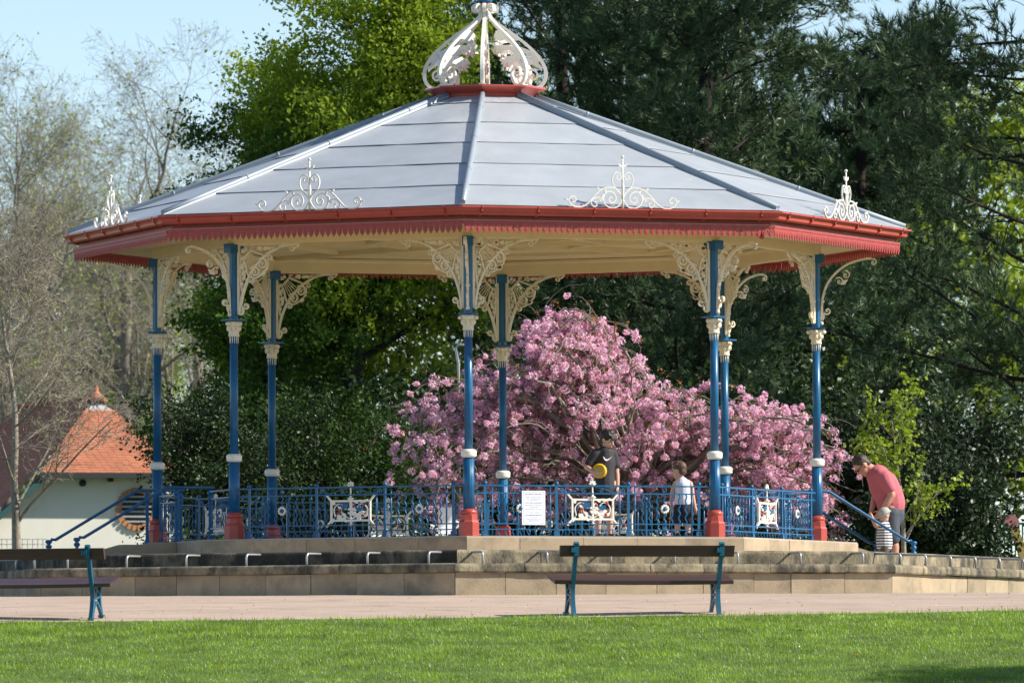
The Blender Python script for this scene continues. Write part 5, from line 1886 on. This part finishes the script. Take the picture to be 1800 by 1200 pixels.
# --- boy with the ball
def boy_ball():
    Y = -3.0
    p = at(1063, 940, Y)
    root = tag(empty('person', (p.x, Y, FLOOR)), 'dark haired boy in a black T-shirt holding a yellow ball', 'person')
    fr = frame(R_(-38), R_(22))
    hc = (.045, -.02, 1.385)
    B = head_prims(hc, 1.08, fr)
    B += [('path', [(.015, .0, 1.21), (.028, -.006, 1.30)], [.058, .050]),
          ('path', [(0, 0, .80), (0, 0, .95), (.005, 0, 1.08), (.01, 0, 1.18)], [.115, .105, .115, .10]),
          ('cap', (-.115, -.05, 1.205), (.115, .06, 1.205), .052, .052)]
    el, wr = (-.255, -.07, 1.005), (-.165, -.30, .93)
    B += [('path', [(-.13, -.06, 1.20), (-.20, -.06, 1.10), el], [.048, .043, .038]), ('path', [el, (-.21, -.16, .975), wr], [.038, .036, .027])]
    B += hand_prims(wr, (-.125, -.325, .912), (.85, .02, -.45), (.35, -.1, .9), .95, (.2, .35, -.2))
    e2, w2 = (.17, .05, .96), (.185, .0, .745)
    B += [('path', [(.13, .065, 1.20), (.155, .06, 1.08), e2], [.048, .042, .037]), ('path', [e2, (.18, .03, .86), w2], [.037, .034, .026])]
    B += hand_prims(w2, (.187, -.005, .69), (0, -.05, -1), (-.3, -1, 0), .95, (-.3, -.2, .1))
    for (hx, kx, ax, dy) in ((-.07, -.085, -.095, -.02), (.075, .075, .07, .03)):
        B += [('path', [(hx, dy * .3, .78), (hx * .6 + kx * .4, dy * .6, .62), (kx, dy, .43), (kx * .5 + ax * .5, dy + .015, .28), (ax, dy + .02, .07)], [.082, .074, .054, .052, .034]),
              ('cap', (ax, dy + .02, .05), (ax + .03, dy - .05, .035), .03, .025)]
    blob('body', B, M['skin'], root, .0095, 4)
    hair_blob(root, hc, 1.1, fr, M['hair_black'], 1.08, lumps=20, seed=3)
    b = []
    for i in range(6):
        q = Vector(hc) + fr @ Vector((.085, -.05 + .02 * i, .075))
        q2 = Vector(hc) + fr @ Vector((.108, -.045 + .02 * i, .045))
        b.append(('cap', q, q2, .018, .012))
    blob('fringe', b, M['hair_black'], root, .007, 2)
    eyes(root, hc, 1.08, fr)
    S_ = [('path', [(0, 0, .70), (0, 0, .82), (0, 0, .95), (.003, 0, 1.08), (.01, 0, 1.19)], [.150, .148, .142, .142, .122]),
          ('cap', (-.12, -.055, 1.20), (.12, .06, 1.20), .066, .066),
          ('path', [(-.13, -.06, 1.19), (-.195, -.062, 1.085), (-.215, -.065, 1.055)], [.068, .062, .064]), ('path', [(.13, .065, 1.19), (.16, .06, 1.06), (.165, .055, 1.03)], [.066, .06, .062])]
    blob('t_shirt', S_, M['tshirt'], root, .010, 6)
    blob('shorts', [('path', [(0, 0, .72), (0, 0, .80)], [.13, .125]), ('path', [(-.07, 0, .70), (-.085, -.01, .50)], [.095, .088]), ('path', [(.075, 0, .70), (.078, .02, .50)], [.095, .088])], M['black'], root, .011, 5)
    # white curved tick on the chest
    sw = [(-.045, .018), (-.035, -.005), (-.018, -.018), (.0, -.016), (.05, .018), (.005, -.003), (-.012, -.006), (-.024, -.001), (-.03, .008)]
    sw = [(x * 1.5 - .01, z * 1.75) for x, z in sw]
    s_ = MB().plate(sw, -.004, .004).build('shirt_mark', M['white_mark'], root, (.052, -.140, 1.12))
    s_.rotation_euler = (R_(-4), 0, R_(20))
    for (ax, dy) in ((-.095, 0), (.07, .05)):
        shoe(root, (ax, dy + .02, .042), (ax + .05, dy - .15, .036), .95)
    c = (p.x - .072, Y - .205, FLOOR + .945)
    bb = MB().ball((0, 0, 0), .105, 28, 18)
    bo = bb.build('ball', M['ball'], None, c)
    tag(bo, 'yellow football under the arm of the dark haired boy', 'ball')
    m = MB()
    for (lat, lon) in ((10, -75), (38, -60), (-25, -50), (-15, -100), (35, -110)):
        la, lo = R_(lat), R_(lon)
        n = Vector((math.cos(la) * math.cos(lo), math.cos(la) * math.sin(lo), math.sin(la)))
        u = n.orthogonal().normalized(); v = n.cross(u)
        ring = [(n * .1053 + (u * math.cos(a) + v * math.sin(a)) * .022).normalized() * .1055 for a in [2 * PI * i / 6 for i in range(6)]]
        for i in range(6):
            m.tube([ring[i], ring[(i + 1) % 6]], .0016, 4)
    m.build('printed_seam', M['ink'], bo)


boy_ball()


def boy_small():
    Y = -2.6
    p = at(1201, 940, Y)
    root = tag(empty('person', (p.x, Y, FLOOR)), 'small boy in a pale sleeveless top and navy shorts seen from behind', 'person')
    fr = frame(R_(150), R_(12))
    hc = (-.055, .01, .965)
    s = 1.0
    B = head_prims(hc, s, fr)
    B += [('path', [(-.01, .0, .80), (-.035, .005, .90)], [.045, .042]), ('path', [(.0, 0, .54), (.0, 0, .64), (-.005, 0, .74), (-.01, 0, .79)], [.098, .09, .095, .08]),
          ('cap', (-.10, -.01, .785), (.09, .0, .785), .042, .042)]
    e1, w1 = (-.155, .03, .63), (-.16, .10, .50)
    B += [('path', [(-.105, -.01, .78), (-.14, .0, .70), e1], [.040, .035, .031]), ('path', [e1, w1], [.031, .023])] + hand_prims(w1, (-.16, .12, .46), (0, .2, -1), (.8, .6, 0), .8, (.4, .3, .2))
    e2, w2 = (.135, -.03, .61), (.165, -.05, .46)
    B += [('path', [(.10, .0, .78), (.125, -.02, .69), e2], [.040, .035, .031]), ('path', [e2, w2], [.031, .023])] + hand_prims(w2, (.175, -.055, .415), (.15, 0, -1), (-.3, .9, 0), .8, (-.4, .2, .2))
    for (hx, kx, ax, dy) in ((-.055, -.075, -.085, .0), (.055, .065, .07, .01)):
        B += [('path', [(hx, 0, .52), (kx, dy, .29), (ax * .5 + kx * .5, dy + .005, .18), (ax, dy, .06)], [.068, .047, .043, .030]), ('cap', (ax, dy, .04), (ax - .03, dy + .05, .03), .027, .022)]
    blob('body', B, M['skin'], root, .0092, 4)
    hair_blob(root, hc, s * 1.02, fr, M['hair_brown'], 1.03, lumps=8, seed=5)
    eyes(root, hc, s, fr)
    blob('vest', [('path', [(.0, 0, .525), (.0, 0, .58), (.0, 0, .66), (-.005, 0, .75), (-.01, 0, .795)], [.124, .120, .114, .112, .086]), ('cap', (-.075, -.008, .79), (.065, 0, .79), .05, .05)], M['vest'], root, .009, 6)
    blob('shorts', [('path', [(0, 0, .42), (0, 0, .45)], [.128, .126]), ('path', [(-.055, 0, .44), (-.075, .0, .27)], [.083, .078]), ('path', [(.055, 0, .47), (.068, .01, .27)], [.083, .078])], M['navy'], root, .010, 5)
    for (ax, dy) in ((-.085, 0), (.07, .01)):
        shoe(root, (ax, dy - .01, .036), (ax - .05, dy + .10, .03), .78)


boy_small()


def man():
    Y = 2.6
    p = at(1562, 900, Y)
    root = tag(empty('person', (p.x, Y, WALK)), 'man in a pink T-shirt and sunglasses bending over the toddler', 'person')
    fr = frame(R_(195), R_(52))
    hc = (-.385, -.03, 1.495)
    s = 1.27
    B = head_prims(hc, s, fr)
    B += [('path', [(-.20, 0, 1.40), (-.31, -.01, 1.475)], [.088, .078]),
          ('path', [(.02, 0, .90), (.0, 0, 1.05), (-.07, 0, 1.20), (-.15, 0, 1.33)], [.155, .15, .165, .13]),
          ('cap', (-.13, -.18, 1.345), (-.13, .18, 1.345), .07, .07)]
    e1, w1 = (.035, -.26, 1.055), (-.105, -.25, .835)
    B += [('path', [(-.075, -.215, 1.32), (-.01, -.25, 1.19), e1], [.075, .070, .058]), ('path', [e1, (-.03, -.26, .95), w1], [.058, .055, .038])]
    B += hand_prims(w1, (-.15, -.245, .78), (-.6, .05, -.8), (-.6, .3, .5), 1.15, (-.5, .5, -.2))
    e2, w2 = (-.19, .20, 1.06), (-.25, .06, .83)
    B += [('path', [(-.13, .20, 1.32), (-.17, .21, 1.19), e2], [.066, .058, .048]), ('path', [e2, (-.22, .14, .95), w2], [.048, .045, .033])]
    B += hand_prims(w2, (-.265, .02, .78), (-.3, -.2, -.9), (.3, -.8, .2), 1.15, (-.3, -.5, -.1))
    for (y, kx) in ((-.11, .04), (.12, -.10)):
        B += [('path', [(.02, y, .88), (.0 + kx * .5, y, .68), (kx, y, .47), (kx + .04, y, .30), (kx + .05, y, .09)], [.105, .098, .072, .068, .045]), ('cap', (kx + .05, y, .06), (kx - .08, y, .045), .04, .035)]
    blob('body', B, M['skin_red'], root, .0105, 4)
    hair_blob(root, hc, s * .985, fr, M['hair_dark'], 1.02, lumps=6, seed=8)
    g = MB()
    for sy in (-1, 1):
        c = Vector(hc) + fr @ Vector((.092 * s, sy * .036 * s, .012 * s))
        t = MB().ball((0, 0, 0), 1, 10, 8)
        mtx = Matrix.Translation(c) @ fr.to_4x4() @ Matrix.Diagonal((.012, .036, .024, 1))
        g.add([mtx @ Vector(v) for v in t.v], t.f, True)
        a_ = Vector(hc) + fr @ Vector((.085 * s, sy * .068 * s, .020 * s)); b_ = Vector(hc) + fr @ Vector((-.01 * s, sy * .088 * s, .025 * s))
        g.tube([a_, b_], .005, 6)
    g.build('sunglasses', M['glasses'], root)
    b = MB()
    p0, p1, p2 = [Vector(hc) + fr @ Vector((x * s, y * s, -.068 * s)) for x, y in ((.09, -.024), (.098, 0), (.09, .024))]
    b.tube([p0, p1, p2], .004, 6).build('mouth', M['lip'], root)
    S_ = [('path', [(.035, 0, .93), (.025, 0, 1.0), (-.01, 0, 1.08), (-.075, 0, 1.21), (-.15, 0, 1.335)], [.215, .215, .218, .226, .18]),
          ('cap', (-.13, -.20, 1.345), (-.13, .20, 1.345), .105, .105), ('path', [(-.17, 0, 1.37), (-.225, 0, 1.41)], [.125, .10]),
          ('path', [(-.075, -.215, 1.325), (-.012, -.25, 1.19), (.0, -.253, 1.165)], [.108, .100, .102]), ('path', [(-.13, .20, 1.325), (-.17, .21, 1.18)], [.10, .094])]
    blob('t_shirt', S_, M['pink_shirt'], root, .012, 7)
    blob('shorts', [('path', [(.035, 0, .76), (.035, 0, .80)], [.20, .205]), ('path', [(.03, -.10, .80), (.035, -.115, .62), (.05, -.115, .43)], [.135, .122, .117]), ('path', [(.0, .11, .80), (-.06, .125, .62), (-.09, .125, .43)], [.135, .122, .117])], M['slate'], root, .012, 5)
    for (y, kx) in ((-.11, .04), (.12, -.10)):
        shoe(root, (kx + .07, y, .045), (kx - .12, y, .04), 1.15)


man()


def toddler():
    Y = 2.15
    p = at(1554, 900, Y)
    root = tag(empty('person', (p.x, Y, WALK)), 'toddler in a black and white striped top and grey hat', 'person')
    fr = frame(R_(200), R_(30))
    hc = (.005, .0, .745)
    s = .84
    B = head_prims(hc, s, fr)
    B += [('path', [(.0, 0, .60), (.0, 0, .68)], [.045, .04]), ('path', [(.0, 0, .34), (.0, 0, .44), (.0, 0, .56), (0, 0, .60)], [.095, .095, .085, .07]), ('cap', (-.01, -.085, .595), (-.01, .085, .595), .038, .038)]
    for sy in (-1, 1):
        e, w_ = (-.115, sy * .115, .60), (-.175, sy * .085, .715)
        B += [('path', [(-.015, sy * .095, .595), e], [.038, .033]), ('path', [e, w_], [.033, .024])] + hand_prims(w_, (-.185, sy * .08, .75), (-.2, 0, 1), (.2, -sy, 0), .65, (-.4, 0, .1))
        B += [('path', [(.0, sy * .05, .32), (-.01, sy * .055, .19), (.0, sy * .055, .06)], [.06, .045, .035]), ('cap', (.0, sy * .055, .04), (-.05, sy * .06, .03), .026, .022)]
    blob('body', B, M['skin'], root, .0092, 4)
    eyes(root, hc, s, fr)
    hat = [('ell', Vector(hc) + fr @ Vector((-.02, 0, .05)), .093, .086, .075, fr)]
    a0 = Vector(hc) + fr @ Vector((-.02, 0, .025))
    hat += [('ell', a0 + fr @ Vector((.015, 0, 0)), .128, .118, .016, fr)]
    blob('hat', hat, M['hat'], root, .008, 3)
    blob('striped_top', [('path', [(.0, 0, .325), (.0, 0, .42), (.0, 0, .52), (0, 0, .60)], [.122, .120, .112, .088]), ('cap', (-.01, -.085, .595), (-.01, .085, .595), .052, .052),
                         ('cap', (-.015, -.095, .59), (-.06, -.105, .592), .05, .047), ('cap', (-.015, .095, .59), (-.06, .105, .592), .05, .047)], M['stripes'], root, .008, 5)
    blob('trousers', [('path', [(0, 0, .30), (0, 0, .35)], [.105, .105]), ('path', [(0, -.05, .29), (0, -.055, .12)], [.072, .062]), ('path', [(0, .05, .29), (0, .055, .12)], [.072, .062])], M['olive'], root, .009, 4)
    for sy in (-1, 1):
        shoe(root, (.01, sy * .055, .034), (-.07, sy * .06, .03), .7)


toddler()

# ------------------------------------------------------------------ grass, dandelions, fallen leaves
M['grass'] = leaf_mat('grass_blades', (0.155, 0.29, 0.014), (0.37, 0.52, 0.045), 0.48, .5, .03, c2=(.42, .47, .18), patch=.42, pscale=1.5)


def gz(x, y):
    return np.vectorize(ground_z)(x, y)


rng = np.random.default_rng(77)
N = 240000
gx = rng.uniform(-8.2, 9.0, N)
e_ = np.vectorize(edge_y)(gx) + 0.06 * np.sin(gx * 3.1) * .6 + .03 * np.sin(gx * 9.7 + 1)
gd = rng.random(N) ** 1.15 * 13.0
gy = e_ - gd + .02
pn = .5 + .5 * np.sin(gx * 1.3 + 1.7 * np.sin(gy * .9)) * np.sin(gy * 1.1 + 2.1 * np.sin(gx * .7))
pn2 = .5 + .5 * np.sin(gx * 4.1 + 2.0 * np.sin(gy * 3.3)) * np.sin(gy * 5.1 + 1.3 * np.sin(gx * 3.7))
gh = rng.uniform(.022, .05, N) * (.65 + .5 * pn + .3 * pn2)
gh[gd < .25] *= rng.uniform(.4, 1.7, (gd < .25).sum())
keep_ = (gd > .45) | (rng.random(N) < .35 + .65 * pn2)
gh = np.where(keep_, gh, gh * .2)
az = rng.uniform(0, 2 * PI, N)
ln = rng.uniform(.1, .75, N) * gh
G0 = np.stack([gx, gy, e_ * 0], 1)
dE = e_ - gy
zE = PATH - 0.088 * (-8.3 - np.vectorize(edge_y)(gx))
G0[:, 2] = zE - .115 * (np.vectorize(edge_y)(gx) - gy) + .010
wv = np.stack([np.cos(az + PI / 2), np.sin(az + PI / 2), np.zeros(N)], 1) * rng.uniform(.0028, .0055, (N, 1))
tip = G0 + np.stack([np.cos(az) * ln, np.sin(az) * ln, gh], 1)
Vg = np.stack([G0 - wv, G0 + wv, tip], 1).reshape(-1, 3)
tag(obj('grass', np_mesh('grass', Vg, np.arange(3 * N).reshape(N, 3), M['grass'])), 'short mown grass covering the lawn', 'grass', kind='stuff')


def ground_hit(px, py):
    a, b = -45.0, -9.0
    for y in np.linspace(b, a, 1500):
        p = at(px, py, y)
        if p.z > ground_z(p.x, y): return Vector((p.x, y, ground_z(p.x, y)))
    return at(px, py, -14)


M['petal'] = mat('dandelion_yellow', (0.85, 0.52, 0.01), 0.6)
M['stalk'] = mat('green_stalk', (0.12, 0.22, 0.04), 0.6)
M['dead'] = mat('dead_leaf', (0.22, 0.13, 0.06), 0.8, var=.3, scale=20)
dm = MB()
for i in range(16):
    a = 2 * PI * i / 16
    dm.add([(0, 0, .052), (.020 * math.cos(a - .2), .020 * math.sin(a - .2), .058), (.023 * math.cos(a), .023 * math.sin(a), .056), (.020 * math.cos(a + .2), .020 * math.sin(a + .2), .058)], [(0, 1, 2, 3)])
dm.ball((0, 0, .055), .012, 8, 5, .6)
DM = dm.mesh('flower_head', M['petal'])
DS = MB().tube([(0, 0, -.01), (.003, 0, .03), (0, 0, .052)], .003, 5).mesh('stalk', M['stalk'])
spots = [(618, 1088, 'below the left plaque at the path edge'), (561, 1110, 'alone on the grass below the left part of the terrace'), (750, 1084, 'at the path edge left of the front bench'), (922, 1084, 'at the path edge left of the front bench leg'),
         (1633, 1074, 'at the path edge near the right shade'), (1691, 1070, 'at the path edge near the right corner'), (1761, 1069, 'farthest right at the path edge'), (1507, 1155, 'alone in the middle of the right lawn'),
         (1257, 1178, 'on the lawn below the right bench leg'), (549, 1185, 'near the bottom edge left of the middle'), (390, 1179, 'near the bottom edge far left of the middle'), (186, 1088, 'beside the leg of the left bench'),
         (830, 1083, 'at the path edge below the plinth corner'), (345, 1091, 'at the path edge right of the left bench'), (1273, 1079, 'beside the right leg of the front bench'), (1397, 1198, 'at the very bottom of the lawn right of the middle')]
for i, (px, py, lb) in enumerate(spots):
    q = ground_hit(px, py + 3)
    r_ = empty('dandelion', q, i * 1.3)
    tag(r_, 'yellow dandelion ' + lb, 'flower', 'dandelions in the lawn')
    h_ = obj('flower_head', DM, r_); obj('stalk', DS, r_)
    h_.scale = (1.25, 1.25, 1.0)
for i, (px, py, lb) in enumerate(((1406, 1112, 'small brown fallen leaf on the lawn right of the front bench'), (1354, 1142, 'curled brown fallen leaf in the middle of the right lawn'), (1745, 1137, 'brown fallen leaf at the edge of the lawn shade'), (1487, 1136, 'pale fallen leaf left of the lawn shade'))):
    q = ground_hit(px, py)
    b = MB().add([(-.06, 0, .03), (-.02, .03, .042), (.06, .01, .035), (.0, -.03, .05), (0, .0, .038)], [(0, 3, 4), (3, 2, 4), (2, 1, 4), (1, 0, 4)])
    tag(b.build('fallen_leaf', M['dead'], None, q, i * 1.1), lb, 'leaf', 'fallen leaves on the lawn')


# pale petals, grit and small twigs scattered on the path, and weeds at the foot of the terrace
rng = np.random.default_rng(31)
n = 520
lx = rng.uniform(-8, 8.5, n)
ly = np.array([edge_y(x) for x in lx]) + rng.random(n) ** 1.6 * 3.6
lz = np.array([ground_z(x, y) for x, y in zip(lx, ly)]) + .012
V, F = leaf_quads(np.stack([lx, ly, lz], 1), .022, rng, 6.0, .8)
M['litter'] = leaf_mat('petal_litter', (0.30, 0.22, 0.15), (0.80, 0.72, 0.66), .2, .6, .01)
tag(obj('petal_litter', np_mesh('petal_litter', V, F, M['litter'])), 'pale petals and grit scattered over the path', 'litter', kind='stuff')
n = 5200
wx_, wy_ = [], []
for k in (7, 0, 1):
    loc, rz = face_frame(A1, k)
    h = A1 * T8
    t = rng.uniform(-h, h, n // 3)
    clump = .5 + .5 * np.sin(t * 5.3 + k) * np.sin(t * 2.1 + 2 * k)
    t = t[rng.random(len(t)) < clump ** 3 * .5]
    for a_ in t:
        q = loc + Matrix.Rotation(rz, 3, 'Z') @ Vector((a_, .015 - abs(rng.normal()) * .03, 0))
        wx_.append(q.x); wy_.append(q.y)
wx_, wy_ = np.array(wx_), np.array(wy_)
m_ = len(wx_)
az = rng.uniform(0, 2 * PI, m_)
g0_ = np.stack([wx_, wy_, np.full(m_, PATH)], 1)
hh = rng.uniform(.012, .05, m_)
wv_ = np.stack([np.cos(az + PI / 2), np.sin(az + PI / 2), np.zeros(m_)], 1) * .004
tp_ = g0_ + np.stack([np.cos(az) * hh * .6, np.sin(az) * hh * .6, hh], 1)
Vw = np.stack([g0_ - wv_, g0_ + wv_, tp_], 1).reshape(-1, 3)
tag(obj('weeds', np_mesh('weeds', Vw, np.arange(3 * m_).reshape(m_, 3), M['grass'])), 'small weeds along the foot of the stone terrace', 'weeds', kind='stuff')

n = 420
dx_ = rng.uniform(-8, 8.8, n)
dd_ = rng.random(n) ** 1.3 * 11
cl_ = np.sin(dx_ * 1.9 + 2 * np.sin(dd_)) * np.sin(dd_ * 1.7 + dx_) > .1
dx_, dd_ = dx_[cl_], dd_[cl_]
dy_ = np.array([edge_y(x) for x in dx_]) - dd_ - .05
dz_ = np.array([ground_z(x, y) for x, y in zip(dx_, dy_)]) + .048
V, F = leaf_quads(np.stack([dx_, dy_, dz_], 1), .022, rng, 2.0, .95)
M['daisy'] = leaf_mat('daisy_white', (0.55, 0.55, 0.42), (0.80, 0.80, 0.74), .3, .6, .01)
tag(obj('daisies', np_mesh('daisies', V, F, M['daisy'])), 'tiny white daisies and pale specks dotted through the lawn', 'daisies', kind='stuff')
